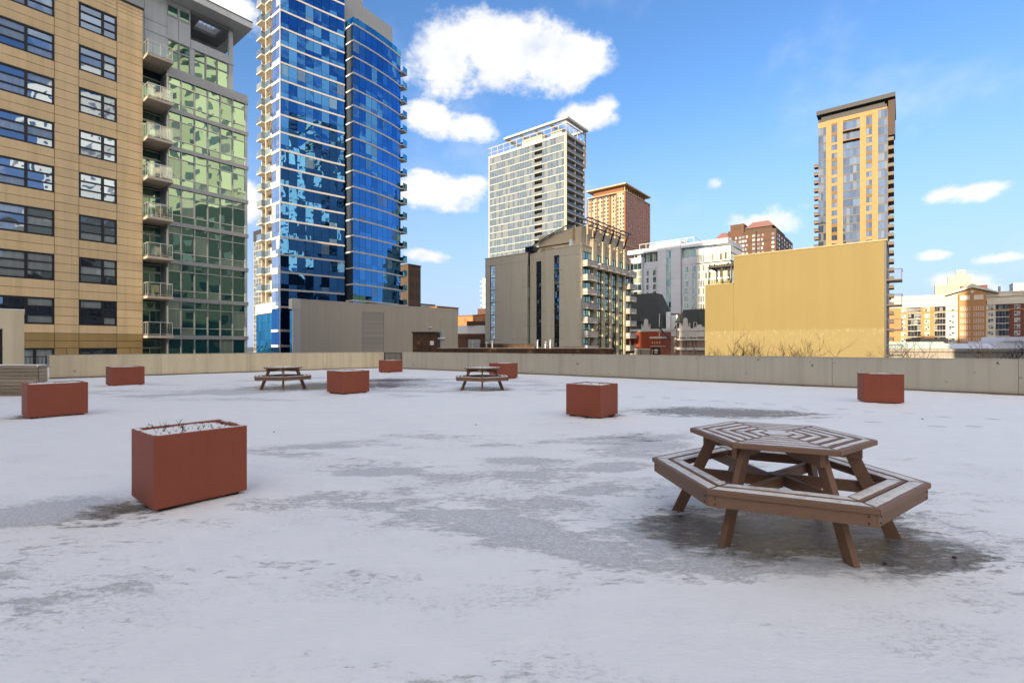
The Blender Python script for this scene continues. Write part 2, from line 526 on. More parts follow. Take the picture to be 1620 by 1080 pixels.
surf("white_tower_band", (0.42, 0.41, 0.375), 0.75, 0.04, 0.2)
surf("tower_inside", (0.13, 0.11, 0.085), 0.8, 0.3, 0.3)
surf("tower_tan", (0.46, 0.38, 0.27), 0.8, 0.08, 0.3)
surf("red_pier", (0.21, 0.085, 0.042), 0.85, 0.10, 0.1)
surf("cream_stone", (0.42, 0.30, 0.165), 0.85, 0.08, 0.1)
surf("white_panel", (0.58, 0.60, 0.65), 0.6, 0.04, 0.15, piece=0.03)
surf("white_sunny_frame", (0.78, 0.74, 0.66), 0.6, 0.04, 0.2)
surf("brown_brick", (0.115, 0.057, 0.036), 0.9, 0.15, 0.15, fine=0.12, fine_scale=3)
surf("brown_brick_dark", (0.085, 0.055, 0.036), 0.9, 0.15, 0.15, fine=0.12, fine_scale=3)
surf("roof_plum", (0.20, 0.10, 0.085), 0.7, 0.08, 0.2)
surf("slate", (0.048, 0.052, 0.048), 0.85, 0.25, 0.5, fine=0.3, fine_scale=4, stretch=(1, 1, 3))
surf("stone_trim", (0.60, 0.56, 0.49), 0.85, 0.15, 0.8, streak=0.2)
surf("stone_brown", (0.26, 0.185, 0.14), 0.88, 0.15, 0.8)
surf("red_brick", (0.30, 0.065, 0.028), 0.9, 0.10, 0.6, fine=0.15, fine_scale=6, stretch=(1, 1, 5))
surf("orange_brick", (0.36, 0.17, 0.075), 0.9, 0.10, 0.5, fine=0.12, fine_scale=5)
surf("old_brick", (0.085, 0.046, 0.027), 0.92, 0.45, 0.9, fine=0.3, fine_scale=7, streak=0.35, flecks=((0.30, 0.15, 0.06), 0.7))
surf("sign_dark", (0.02, 0.018, 0.018), 0.5, 0.1, 1)
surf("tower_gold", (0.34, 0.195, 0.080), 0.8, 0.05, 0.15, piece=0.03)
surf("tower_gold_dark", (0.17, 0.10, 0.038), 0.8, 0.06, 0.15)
surf("roof_dark", (0.030, 0.028, 0.028), 0.6, 0.15, 0.3)
surf("brown_soffit", (0.055, 0.03, 0.018), 0.7, 0.1, 0.3)
surf("apartment_orange", (0.40, 0.20, 0.08), 0.88, 0.08, 0.2, fine=0.08, fine_scale=3)
surf("apartment_red", (0.15, 0.05, 0.032), 0.88, 0.08, 0.2, fine=0.08, fine_scale=3)
surf("apartment_cream", (0.62, 0.55, 0.44), 0.85, 0.05, 0.2, streak=0.05)
surf("green_roof", (0.42, 0.50, 0.44), 0.5, 0.08, 0.3)
surf("roof_white", (0.74, 0.74, 0.76), 0.7, 0.05, 0.3)
surf("stone_grey", (0.33, 0.29, 0.24), 0.88, 0.18, 0.4, streak=0.3)
surf("asphalt", (0.07, 0.07, 0.072), 0.9, 0.3, 0.05, flecks=((0.5, 0.5, 0.52), 0.03))
surf("bark", (0.055, 0.036, 0.024), 0.9, 0.3, 6)
surf("antenna_tan", (0.50, 0.33, 0.16), 0.6, 0.05, 1)
surf("white_paint", (0.72, 0.72, 0.70), 0.55, 0.06, 1)
surf("chair_fabric", (0.45, 0.34, 0.2), 0.8, 0.2, 3)
surf("tower_grey", (0.30, 0.31, 0.30), 0.7, 0.05, 0.3)
surf("slate_dark", (0.05, 0.055, 0.055), 0.8, 0.1, 0.3)
surf("rear_bounce_wall", (0.62, 0.52, 0.40), 0.9, 0.1, 0.3)  # kept pale so the added rear blocks bounce light

glass("glass_beige", (0.38, 0.49, 0.66), 0.55, (0.03, 0.035, 0.04), (0.40, 0.43, 0.40), 0.40, wob=0.014, wscale=0.7)
glass("glass_green", (0.43, 0.63, 0.44), 0.38, (0.002, 0.060, 0.072), (0.30, 0.36, 0.28), 0.12, wob=0.011, wscale=0.55, tilt=0.025)
glass("glass_blue", (0.075, 0.25, 0.54), 0.86, (0.005, 0.02, 0.05), (0.30, 0.42, 0.45), 0.04, wob=0.024, wscale=0.45, vary=0.14, tilt=0.07)
glass("glass_blue_pale", (0.50, 0.60, 0.76), 0.75, (0.2, 0.23, 0.27), (0.6, 0.62, 0.65), 0.3, wob=0.02, wscale=0.5)
glass("glass_podium", (0.10, 0.42, 0.62), 0.8, (0.004, 0.03, 0.05), (0.2, 0.3, 0.32), 0.0, wob=0.02, wscale=0.8)
glass("glass_taupe", (0.50, 0.72, 0.60), 0.5, (0.012, 0.025, 0.018), (0.40, 0.50, 0.38), 0.25, wob=0.04, wscale=0.6)
glass("glass_strip", (0.55, 0.72, 0.85), 0.6, (0.012, 0.018, 0.02), (0.3, 0.36, 0.36), 0.1, wob=0.04, wscale=0.5)
glass("glass_white_tower", (0.11, 0.16, 0.21), 0.40, (0.15, 0.185, 0.21), (0.27, 0.29, 0.29), 0.3, wob=0.03, wscale=0.25, vary=0.15)
glass("glass_dark", (0.45, 0.50, 0.58), 0.4, (0.02, 0.022, 0.026), (0.34, 0.34, 0.32), 0.14, wob=0.02)
glass("glass_hotel", (0.34, 0.48, 0.48), 0.4, (0.03, 0.06, 0.06), (0.42, 0.46, 0.36), 0.35, wob=0.03, wscale=0.4)
glass("glass_gold_room", (0.70, 0.75, 0.78), 0.25, (0.10, 0.09, 0.05), (0.62, 0.55, 0.34), 0.6, wob=0.02)
glass("glass_tower_right", (0.11, 0.16, 0.26), 0.45, (0.05, 0.065, 0.095), (0.20, 0.215, 0.23), 0.22, wob=0.02, wscale=0.3)
glass("glass_rail", (0.55, 0.66, 0.70), 0.35, (0.14, 0.17, 0.18), (0.3, 0.33, 0.33), 0.2, wob=0.02)
glass("glass_house", (0.7, 0.75, 0.8), 0.35, (0.05, 0.05, 0.05), (0.55, 0.55, 0.52), 0.4, wob=0.02)


def frost():
    """thin frozen snow through which the timber shows in places"""
    m, nt, N, L = new_mat("frost_snow")
    out = N('ShaderNodeOutputMaterial')
    b = N('ShaderNodeBsdfPrincipled')
    L(b.outputs[0], out.inputs[0])
    b.inputs['Roughness'].default_value = 0.6
    geo = N('ShaderNodeNewGeometry')
    pos = geo.outputs['Position']
    n = noise_node(N, L, pos, 9.0, 5.0, 0.7)
    g = noise_node(N, L, pos, 70.0, 3.0, 0.7)
    f = math_node(N, L, 'ADD', n, math_node(N, L, 'MULTIPLY_ADD', g, 0.5, -0.25))
    col = mix_color(N, L, range_node(N, L, f, 0.48, 0.66, 0.0, 0.42), (0.80, 0.775, 0.735), (0.30, 0.20, 0.145))
    L(col, b.inputs['Base Color'])
    bp = N('ShaderNodeBump')
    bp.inputs['Distance'].default_value = 0.004
    L(g, bp.inputs['Height'])
    L(bp.outputs[0], b.inputs['Normal'])


frost()
M = MATS


def rail_glass():
    m, nt, N, L = new_mat("clear_rail_glass")
    out = N('ShaderNodeOutputMaterial')
    t = N('ShaderNodeBsdfTransparent')
    t.inputs['Color'].default_value = (0.80, 0.86, 0.84, 1)
    g = N('ShaderNodeBsdfGlossy')
    g.inputs['Roughness'].default_value = 0.03
    g.inputs['Color'].default_value = (0.9, 0.95, 0.95, 1)
    x = N('ShaderNodeMixShader')
    x.inputs[0].default_value = 0.12
    L(t.outputs[0], x.inputs[1]); L(g.outputs[0], x.inputs[2]); L(x.outputs[0], out.inputs[0])


def yellow_wall_material():
    """painted party wall: ochre coat, and a rough paler patch-painted strip along its foot"""
    m, nt, N, L = new_mat("ochre_wall")
    out = N('ShaderNodeOutputMaterial')
    b = N('ShaderNodeBsdfPrincipled')
    L(b.outputs[0], out.inputs[0])
    b.inputs['Roughness'].default_value = 0.7
    geo = N('ShaderNodeNewGeometry')
    pos = geo.outputs['Position']
    sp = N('ShaderNodeSeparateXYZ')
    L(pos, sp.inputs[0])
    n = noise_node(N, L, pos, 0.25, 5.0, 0.6, (1, 1, 0.4))
    fine = noise_node(N, L, pos, 5.0, 3.0, 0.6, (1, 1, 2.5))
    col = mix_color(N, L, n, (0.170, 0.121, 0.033), (0.207, 0.150, 0.043))
    seam = noise_node(N, L, pos, 1.0, 3.0, 0.55, (0.9, 0.9, 0.03))
    col = mix_color(N, L, range_node(N, L, seam, 0.4, 0.66, 0, 0.14), col, (0.135, 0.098, 0.030))
    col = mix_color(N, L, range_node(N, L, fine, 0.3, 0.7, 0, 0.25), col, (0.16, 0.115, 0.032))
    edge = math_node(N, L, 'MULTIPLY_ADD', noise_node(N, L, pos, 1.6, 5.0, 0.7), 1.2, 3.75)
    low = range_node(N, L, math_node(N, L, 'SUBTRACT', sp.outputs[2], edge), -0.25, 0.1, 1, 0)
    drip = noise_node(N, L, pos, 1.0, 6.0, 0.75, (3.4, 3.4, 1.1))
    hgt = range_node(N, L, sp.outputs[2], 0.5, 4.3, 0.05, 1.0)
    chips = math_node(N, L, 'MULTIPLY', range_node(N, L, drip, 0.50, 0.68, 0, 0.5), hgt)
    colb = mix_color(N, L, chips, (0.20, 0.150, 0.052), (0.34, 0.29, 0.17))
    col = mix_color(N, L, low, col, colb)
    L(col, b.inputs['Base Color'])


rail_glass()
yellow_wall_material()

# ------------------------------------------------------------------ mesh helpers


class MB:
    """collects boxes, prisms, tubes and faces; mesh() or build() makes one mesh of them"""

    def __init__(self):
        self.v, self.f, self.m = [], [], []

    def face(self, pts, m=0):
        n = len(self.v)
        self.v += [tuple(p) for p in pts]
        self.f.append(tuple(range(n, n + len(pts))))
        self.m.append(m)

    def box(self, x0, x1, y0, y1, z0, z1, m=0):
        if x0 > x1: x0, x1 = x1, x0
        if y0 > y1: y0, y1 = y1, y0
        if z0 > z1: z0, z1 = z1, z0
        n = len(self.v)
        self.v += [(x0, y0, z0), (x1, y0, z0), (x1, y1, z0), (x0, y1, z0), (x0, y0, z1), (x1, y0, z1), (x1, y1, z1), (x0, y1, z1)]
        for q in ((0, 3, 2, 1), (4, 5, 6, 7), (0, 1, 5, 4), (1, 2, 6, 5), (2, 3, 7, 6), (3, 0, 4, 7)):
            self.f.append(tuple(n + i for i in q))
            self.m.append(m)
        return self

    def prism(self, pts, z0, z1, m=0):
        """pts: counter-clockwise outline in plan"""
        n, k = len(self.v), len(pts)
        self.v += [(p[0], p[1], z0) for p in pts] + [(p[0], p[1], z1) for p in pts]
        self.f.append(tuple(n + i for i in reversed(range(k)))); self.m.append(m)
        self.f.append(tuple(n + k + i for i in range(k))); self.m.append(m)
        for i in range(k):
            j = (i + 1) % k
            self.f.append((n + i, n + j, n + k + j, n + k + i)); self.m.append(m)
        return self

    def extrude(self, pts, off, m=0):
        """pts: any planar outline of 3-D points, pushed along off"""
        n, k = len(self.v), len(pts)
        off = Vector(off)
        self.v += [tuple(p) for p in pts] + [tuple(Vector(p) + off) for p in pts]
        self.f.append(tuple(n + i for i in reversed(range(k)))); self.m.append(m)
        self.f.append(tuple(n + k + i for i in range(k))); self.m.append(m)
        for i in range(k):
            j = (i + 1) % k
            self.f.append((n + i, n + j, n + k + j, n + k + i)); self.m.append(m)
        return self

    def bar(self, p0, p1, w, h=None, m=0, up=(0, 0, 1)):
        """rectangular bar between two points"""
        h = h or w
        p0, p1 = Vector(p0), Vector(p1)
        d = (p1 - p0).normalized()
        u = Vector(up)
        if abs(d.dot(u)) > 0.98:
            u = Vector((1, 0, 0))
        s = d.cross(u).normalized()
        t = s.cross(d).normalized()
        a = [p0 + s * (w / 2 * i) + t * (h / 2 * j) for i, j in ((-1, -1), (1, -1), (1, 1), (-1, 1))]
        return self.extrude(a, p1 - p0, m)

    def tube(self, pts, rad, n=6, m=0):
        base = len(self.v)
        k = len(pts)
        pts = [Vector(p) for p in pts]
        for i, p in enumerate(pts):
            d = (pts[min(i + 1, k - 1)] - pts[max(i - 1, 0)]).normalized()
            u = Vector((0, 0, 1)) if abs(d.z) < 0.9 else Vector((1, 0, 0))
            s = d.cross(u).normalized()
            t = s.cross(d)
            r = rad[i] if isinstance(rad, (list, tuple)) else rad
            for j in range(n):
                a = 2 * math.pi * j / n
                self.v.append(tuple(p + s * (r * math.cos(a)) + t * (r * math.sin(a))))
        for i in range(k - 1):
            for j in range(n):
                self.f.append((base + i * n + j, base + i * n + (j + 1) % n, base + (i + 1) * n + (j + 1) % n, base + (i + 1) * n + j))
                self.m.append(m)
        self.f.append(tuple(base + j for j in reversed(range(n)))); self.m.append(m)
        self.f.append(tuple(base + (k - 1) * n + j for j in range(n))); self.m.append(m)
        return self

    def mesh(self, name, mats, bevel=0.0, smooth=False):
        me = bpy.data.meshes.new(name)
        me.from_pydata(self.v, [], self.f)
        for k in (mats if isinstance(mats, (list, tuple)) else [mats]):
            me.materials.append(M[k])
        me.polygons.foreach_set('material_index', self.m)
        if bevel or smooth:
            bm = bmesh.new()
            bm.from_mesh(me)
            bmesh.ops.recalc_face_normals(bm, faces=bm.faces)
            if bevel:
                bmesh.ops.bevel(bm, geom=bm.edges[:], offset=bevel, segments=2, affect='EDGES', profile=0.6)
            bm.to_mesh(me)
            bm.free()
        if smooth:
            me.shade_smooth()
        me.update()
        return me

    def build(self, name, mats, parent=None, bevel=0.0, smooth=False, loc=(0, 0, 0), rz=0.0, kind=None):
        return put(name, self.mesh(name, mats, bevel, smooth), parent, loc, rz, kind)


def put(name, me, parent=None, loc=(0, 0, 0), rz=0.0, kind=None):
    o = bpy.data.objects.new(name, me)
    COL.objects.link(o)
    o.location = loc
    o.rotation_euler = (0, 0, rz)
    if parent is not None:
        o.parent = parent
    if kind:
        o['kind'] = kind
    return o


def tag(o, label, cat, group=None):
    o['label'] = label
    o['category'] = cat
    if group:
        o['group'] = group
    return o


def thing(name, label, cat, loc=(0, 0, 0), rz=0.0, group=None):
    o = bpy.data.objects.new(name, None)
    COL.objects.link(o)
    o.location = loc
    o.rotation_euler = (0, 0, rz)
    return tag(o, label, cat, group)


def copy_tree(o, parent=None):
    c = o.copy()
    COL.objects.link(c)
    if parent is not None:
        c.parent = parent
    for ch in list(o.children):
        copy_tree(ch, c)
    return c


def structure(o):
    o['kind'] = 'structure'
    return o


CITY = R(51.25)            # every building stands on the same street grid
CA = (-math.sin(CITY), math.cos(CITY))
CB = (math.cos(CITY), math.sin(CITY))
STREET = -12.0
rnd = random.Random(7)

_cache = {}


def cached(key, make):
    if key not in _cache:
        _cache[key] = make()
    return _cache[key]


# In a building's own frame x runs along its right-hand street front (the face y = 0, looking -y)
# and y runs along its left-hand front (the face x = 0, looking -x).  t is the distance from the corner.
def on_b(name, me, parent, t, z, d=0.0, kind=None):
    return put(name, me, parent, (t, -d, z), 0.0, kind)


def on_a(name, me, parent, t_far, z, d=0.0, kind=None):
    return put(name, me, parent, (-d, t_far, z), -math.pi / 2, kind)


def box_mesh(w, dep, h, mat, y0=0.0):
    """a block from x 0..w, z 0..h, front face at y = y0 and dep deep"""
    return cached(('box', round(w, 3), round(dep, 3), round(h, 3), mat, y0),
                  lambda: MB().box(0, w, y0, y0 + dep, 0, h).mesh("block", mat))


def window_mesh(w, h, cols, rows, frame, glass_m, fw=0.06, mw=0.05, dep=0.10, weights=None, rweights=None):
    """a framed window with its glass, one mesh: for windows a few pixels wide"""
    def make():
        b = MB()
        b.box(0, fw, 0, dep, 0, h, 0).box(w - fw, w, 0, dep, 0, h, 0)
        b.box(fw, w - fw, 0, dep, 0, fw, 0).box(fw, w - fw, 0, dep, h - fw, h, 0)
        xs = [fw + (w - 2 * fw) * i / cols for i in range(cols + 1)]
        zs = [fw + (h - 2 * fw) * i / rows for i in range(rows + 1)]
        for x in xs[1:-1]:
            b.box(x - mw / 2, x + mw / 2, 0.01, dep - .002, fw, h - fw, 0)
        for z in zs[1:-1]:
            b.box(fw, w - fw, 0.015, dep - .004, z - mw / 2, z + mw / 2, 0)
        for i in range(cols):
            for j in range(rows):
                b.face([(xs[i], dep * .7, zs[j]), (xs[i + 1], dep * .7, zs[j]), (xs[i + 1], dep * .7, zs[j + 1]), (xs[i], dep * .7, zs[j + 1])], 1)
        return b.mesh("window", [frame, glass_m])
    return cached(('win', round(w, 2), round(h, 2), cols, rows, frame, glass_m, fw, mw), make)


# ------------------------------------------------------------------ the roof terrace and its walls
structure(MB().box(-4000, 4000, -3000, 5000, STREET - 0.5, STREET).build("ground", "asphalt"))

WALL_L = [Vector((-21.4, 22.5)), Vector((-8.9, 33.9))]
WALL_R = [Vector((-7.35, 32.6)), Vector((31.0, 3.35))]


def side_of(line, p):
    d = line[1] - line[0]
    return d.x * (p.y - line[0].y) - d.y * (p.x - line[0].x)


# snow blown up against the planters, and hollows melted out beside them: (x, y, radius, height)
DRIFTS = [(-2.75, 4.45, 0.34, 0.035), (-2.45, 4.85, 0.3, 0.04), (-3.75, 4.35, 0.35, -0.02), (-9.3, 9.9, 0.5, 0.05), (-14.3, 18.2, 0.7, 0.05), (-4.4, 15.2, 0.6, 0.05),
          (2.5, 10.1, 0.45, 0.045), (8.9, 12.6, 0.6, 0.05), (10.5, 12.4, 0.5, 0.05), (2.45, 4.1, 1.1, -0.018), (-6.0, 27.3, 0.8, 0.05)]


def deck_z(x, y):
    v = mnoise.fractal(Vector((x * 0.5, y * 0.8, 3.1)), 1.0, 2.0, 4) * 0.014
    v += max(0, mnoise.noise(Vector((x * 0.33, y * 0.4, 8.0)))) * 0.02
    for (dx, dy, r, h) in DRIFTS:
        q = ((x - dx) ** 2 + (y - dy) ** 2) / (r * r)
        if q < 6:
            v += h * math.exp(-q)
    return v - 0.006


def build_terrace():
    b = MB()
    xs = []
    x = -40.0
    while x < 42:
        xs.append(x)
        x += 0.30 if abs(x) < 9 else 0.6
    ys = []
    y = -34.0
    while y < 37:
        ys.append(y)
        y += 0.16 if 2.2 < y < 9 else 0.45
    idx = {}
    for j, y in enumerate(ys):
        for i, x in enumerate(xs):
            idx[i, j] = len(b.v)
            b.v.append((x, y, deck_z(x, y)))
    for j in range(len(ys) - 1):
        for i in range(len(xs) - 1):
            p = Vector(((xs[i] + xs[i + 1]) / 2, (ys[j] + ys[j + 1]) / 2))
            if side_of(WALL_R, p) > 0.12 * 48 or (side_of(WALL_L, p) > 0.12 * 17 and p.x > -21.2):
                continue
            b.f.append((idx[i, j], idx[i + 1, j], idx[i + 1, j + 1], idx[i, j + 1]))
            b.m.append(0)
    me_mat = snow_deck()
    o = b.build("terrace", "snow_over_deck")
    o.data.shade_smooth()
    structure(o)
    # the garage block that carries the terrace
    g = MB()
    g.prism([(-42, -34), (40, -34), (40, -3.6), (31.2, 3.1), (-7.3, 32.45), (-8.8, 33.75), (-21.3, 22.35), (-24, 19.9), (-42, 19.9)], STREET, -0.12)
    structure(g.build("garage_block", "concrete_grey"))


build_terrace()


def parapet(name, label, a, b_, mat, step):
    d = (b_ - a)
    n = max(1, round(d.length / step))
    t = thing(name, label, "wall", (a.x, a.y, 0), math.atan2(d.y, d.x))
    seg = d.length / n
    me = MB().box(0.004, seg - 0.004, 0, 0.26, -0.1, 1.085).mesh("wall_panel", mat, bevel=0.006)
    cap = MB().box(-0.0, seg, -0.012, 0.272, 1.087, 1.108).mesh("coping", "concrete_grey", bevel=0.004)
    foot = MB().box(0, seg, -0.05, -0.003, -0.1, 0.045).mesh("base_strip", "wall_foot")
    for i in range(n):
        put("wall_panel", me, t, (i * seg, 0, 0))
        put("coping", cap, t, (i * seg, 0, 0))
        put("base_strip", foot, t, (i * seg, 0, 0))
    MB().box(0.002, d.length, 0.03, 0.24, -0.1, 1.08).build("joint_core", "dark_joint", t)
    return t


parapet("parapet_wall", "tan concrete parapet under the glass apartment block, from the black railing to the terrace corner", WALL_L[0], WALL_L[1], "concrete_tan", 4.2)
parapet("parapet_wall", "long grey concrete parapet with pitted face along the far side under the ochre wall", WALL_R[0], WALL_R[1], "concrete_grey", 4.8)


def railing(label, p0, p1, h=1.05, gap=0.13):
    p0, p1 = Vector(p0), Vector(p1)
    d = p1 - p0
    t = thing("metal_railing", label, "railing", (p0.x, p0.y, 0), math.atan2(d.y, d.x))
    L_ = d.length
    MB().box(0, L_, -0.02, 0.02, h - 0.04, h).build("top_rail", "black_metal", t)
    MB().box(0, L_, -0.015, 0.015, 0.10, 0.13).build("bottom_rail", "black_metal", t)
    me = cached(('bal', h), lambda: MB().box(-0.011, 0.011, -0.011, 0.011, 0.13, h - 0.04).mesh("baluster", "black_metal"))
    post = cached(('post', h), lambda: MB().box(-0.025, 0.025, -0.025, 0.025, -0.02, h + 0.01).mesh("post", "black_metal"))
    n = int(L_ / gap)
    for i in range(1, n):
        put("baluster", me, t, (L_ * i / n, 0, 0))
    put("post", post, t, (0, 0, 0)); put("post", post, t, (L_, 0, 0))


railing("short black railing closing the gap at the far terrace corner between both parapets", (-8.86, 33.86), (-7.42, 32.72))
railing("black railing beside the concrete stair house, running up to the tan parapet", (-21.46, 22.42), (-24.2, 19.95))


def build_stair_house():
    t = thing("stair_house", "small pale concrete stair house with a dark metal door at the terrace edge", "stair house", (-20.35, 20.3, 0), R(45))
    b = MB()
    b.box(-0.62, 0, 0, 4, -0.1, 3.0)
    b.box(-4.6, -1.85, 0, 4, -0.1, 3.0)
    b.box(-1.85, -0.62, 0, 4, 2.22, 3.0)
    b.build("wall", "concrete_tan", t)
    MB().box(-4.62, 0.02, -0.02, 4.02, 3.003, 3.04).build("roof", "snow", t)
    MB().box(-1.84, -1.72, 0.10, 0.2, 0, 2.2).box(-.75, -0.63, 0.10, 0.2, 0, 2.2).box(-1.72, -.75, 0.10, 0.2, 2.1, 2.2).build("door_frame", "black_metal", t)
    d = MB().box(-1.71, -.76, 0.16, 0.21, 0.01, 2.09).build("door", "black_metal", t)
    MB().box(-.92, -.84, 0.10, 0.158, 1.0, 1.04).build("handle", "railing_metal", d)


build_stair_house()


def build_timber_box():
    """grey weathered timber planter box at the left edge: six courses of boards and end posts"""
    t = thing("timber_planter", "weathered grey timber box of stacked boards with snow on its top, beside the stair house", "planter box", (-14.4, 14.75, 0), 0)
    h = 0.93
    n = 9
    ch = h / n
    me = MB().box(0, 4.9, 0, 0.06, 0.004, ch - 0.006).mesh("plank", "grey_timber", bevel=0.006)
    side = MB().box(-0.06, 0, 0.075, 0.34, 0.004, ch - 0.006).mesh("plank", "grey_timber", bevel=0.006)
    for i in range(n):
        put("plank", me, t, (-4.92 + rnd.uniform(-0.01, 0.01), rnd.uniform(-0.006, 0.006), i * ch))
        put("plank", side, t, (rnd.uniform(-0.004, 0.004), 0, i * ch))
    MB().box(-4.9, -0.065, 0.065, 0.34, 0, h - 0.05).build("core", "dark_joint", t)
    MB().box(-4.9, -0.02, 0.02, 0.34, h - 0.048, h + 0.02).build("snow_cover", "snow", t, bevel=0.015)


build_timber_box()


# ------------------------------------------------------------------ planters
def snow_fill_mesh(seed, w, d):
    rr = random.Random(seed)
    b = MB()
    n = 14
    for j in range(n + 1):
        for i in range(n + 1):
            x, y = w * (i / n - .5), d * (j / n - .5)
            z = 0.020 * mnoise.noise(Vector((x * 4 + seed, y * 4, 1))) + 0.022 * (1 - (2 * i / n - 1) ** 4) * (1 - (2 * j / n - 1) ** 4)
            b.v.append((x, y, z))
    for j in range(n):
        for i in range(n):
            a = j * (n + 1) + i
            b.f.append((a, a + 1, a + n + 2, a + n + 1)); b.m.append(0)
    return b.mesh("snow_fill", "snow", smooth=True)


def make_planter(label, near, w=0.86, d=0.86, h=0.66, stems=18, seed=1, rot=0.0):
    """near: the ground point of the corner that faces the camera"""
    t = thing("planter", label, "planter", (near[0], near[1], 0.0), CITY + rot, "rust red planters on the terrace")
    b = MB()
    th = 0.045
    z0 = 0.036
    v = [(0, 0), (w, 0), (w, d), (0, d)]
    inn = [(th, th), (w - th, th), (w - th, d - th), (th, d - th)]
    zi = h - 0.09
    b.v = ([(x, y, z0) for x, y in v] + [(x, y, h) for x, y in v] + [(x, y, h) for x, y in inn] + [(x, y, zi) for x, y in inn])
    b.f = [(3, 2, 1, 0), (12, 13, 14, 15)]
    for i in range(4):
        j = (i + 1) % 4
        b.f += [(i, j, 4 + j, 4 + i), (4 + i, 4 + j, 8 + j, 8 + i), (8 + i, 8 + j, 12 + j, 12 + i)]
    b.m = [0] * len(b.f)
    b.build("planter_box", "planter_paint", t, bevel=0.006)
    put("snow_fill", snow_fill_mesh(seed, w - 2 * th - 0.004, d - 2 * th - 0.004), t, (w / 2, d / 2, h - 0.022))
    foot = cached('foot', lambda: MB().box(0, 0.11, 0, 0.09, -0.03, 0.035).mesh("foot", "planter_foot"))
    for fx, fy in ((0.06, 0.05), (w - 0.17, 0.05), (0.06, d - 0.14), (w - 0.17, d - 0.14)):
        put("foot", foot, t, (fx, fy, 0))
    rr = random.Random(seed)
    rim = MB()
    for (ax, ay, bx, by) in ((0, 0, w, 0), (0, d - th, w, d - th), (0, th, 0, d - th), (w - th, th, w - th, d - th)):
        along_x = ay == by
        pos_ = 0.02
        ln = (bx - ax) if along_x else (by - ay)
        while pos_ < ln - 0.06:
            seg = rr.uniform(.05, .28)
            e = min(pos_ + seg, ln - .02)
            if rr.random() < (0.75 if (ax, ay) != (0, 0) else 0.35):
                q0, q1 = rr.uniform(.004, .014), th - rr.uniform(.004, .012)
                hh = rr.uniform(.003, .008)
                if along_x:
                    rim.box(ax + pos_, ax + e, ay + q0, ay + q1, h + .001, h + hh)
                else:
                    rim.box(ax + q0, ax + q1, ay + pos_, ay + e, h + .001, h + hh)
            pos_ = e + rr.uniform(.0, .08)
    rim.build("rim_snow", "snow", t, kind='stuff')
    s = MB()
    for k in range(stems):
        x, y = rr.uniform(th + .03, w - th - .03), rr.uniform(th + .03, d - th - .03)
        z = h - 0.03
        hh = rr.choice((0.015, 0.02, 0.025, 0.03, 0.035, 0.045, 0.07)) * (0.7 + 0.6 * rr.random())
        lean = Vector((rr.uniform(-.6, .6), rr.uniform(-.6, .6), 1)) * hh
        p = Vector((x, y, z))
        r0 = rr.uniform(0.002, 0.0045)
        s.tube([p, p + lean * 0.5 + Vector((rr.uniform(-.004, .004),) * 3), p + lean], [r0, r0 * .85, r0 * .5], 5)
        if rr.random() < 0.6:
            for q in range(rr.randint(1, 3)):
                e = p + lean * rr.uniform(.4, 1) + Vector((rr.uniform(-.03, .03), rr.uniform(-.03, .03), rr.uniform(-.005, .03)))
                s.tube([p + lean * 0.4, e], [r0 * .7, r0 * .4], 4)
    for k in range(stems // 2):
        x, y = rr.uniform(th + .04, w - th - .04), rr.uniform(th + .04, d - th - .04)
        sz = rr.uniform(.006, .02)
        a = rr.uniform(0, 6)
        s.extrude([(x + sz * math.cos(a + q * 1.3) * rr.uniform(.5, 1), y + sz * math.sin(a + q * 1.3) * rr.uniform(.4, 1), h - .022 + rr.uniform(0, .012)) for q in range(5)], (rr.uniform(-.006, .006), 0, .006))
    s.build("dry_stems", "dry_stem", t, kind='stuff')
    return t


PLANTERS = [
    ("big rust red planter standing alone on open snow, dry stems poking through its snow", (-3.23, 4.39), 0.80, 0.70, 0.70, 70, 1),
    ("rust red planter directly before the weathered timber box", (-9.98, 10.02), 0.96, 0.80, 0.72, 16, 2),
    ("rust red planter before the tan parapet, under the tan precast building", (-14.95, 18.2), 1.0, 0.95, 0.72, 14, 3),
    ("rust red planter between the two smaller picnic tables", (-5.25, 15.15), 0.95, 0.95, 0.72, 14, 4),
    ("rust red planter at the far corner below the short black railing", (-6.90, 27.3), 0.95, 0.95, 0.70, 8, 5),
    ("rust red planter partly hidden behind a picnic table, by the grey parapet", (-0.72, 22.3), 0.95, 0.95, 0.72, 8, 6),
    ("rust red planter on the icy patch behind the large picnic table, corner turned forward", (1.83, 10.05), 0.78, 0.84, 0.70, 30, 7),
    ("rust red planter close before the right stretch of the grey parapet, below the ochre wall", (10.05, 12.63), 0.62, 1.05, 0.66, 16, 8),
]
for _l, _p, _w, _d, _h, _n, _s in PLANTERS:
    if _s == 8:
        make_planter(_l, (9.37, 12.98), 0.90, 0.50, 0.78, _n, _s, rot=-CITY - R(20))
    elif _s == 6:
        make_planter(_l, (-0.33, 22.2), 0.95, 0.95, _h, _n, _s)
    else:
        make_planter(_l, _p, _w, _d, _h, _n, _s)


# ------------------------------------------------------------------ picnic tables
def hexp(r, k):
    return (r * math.cos(R(60 * k)), r * math.sin(R(60 * k)))


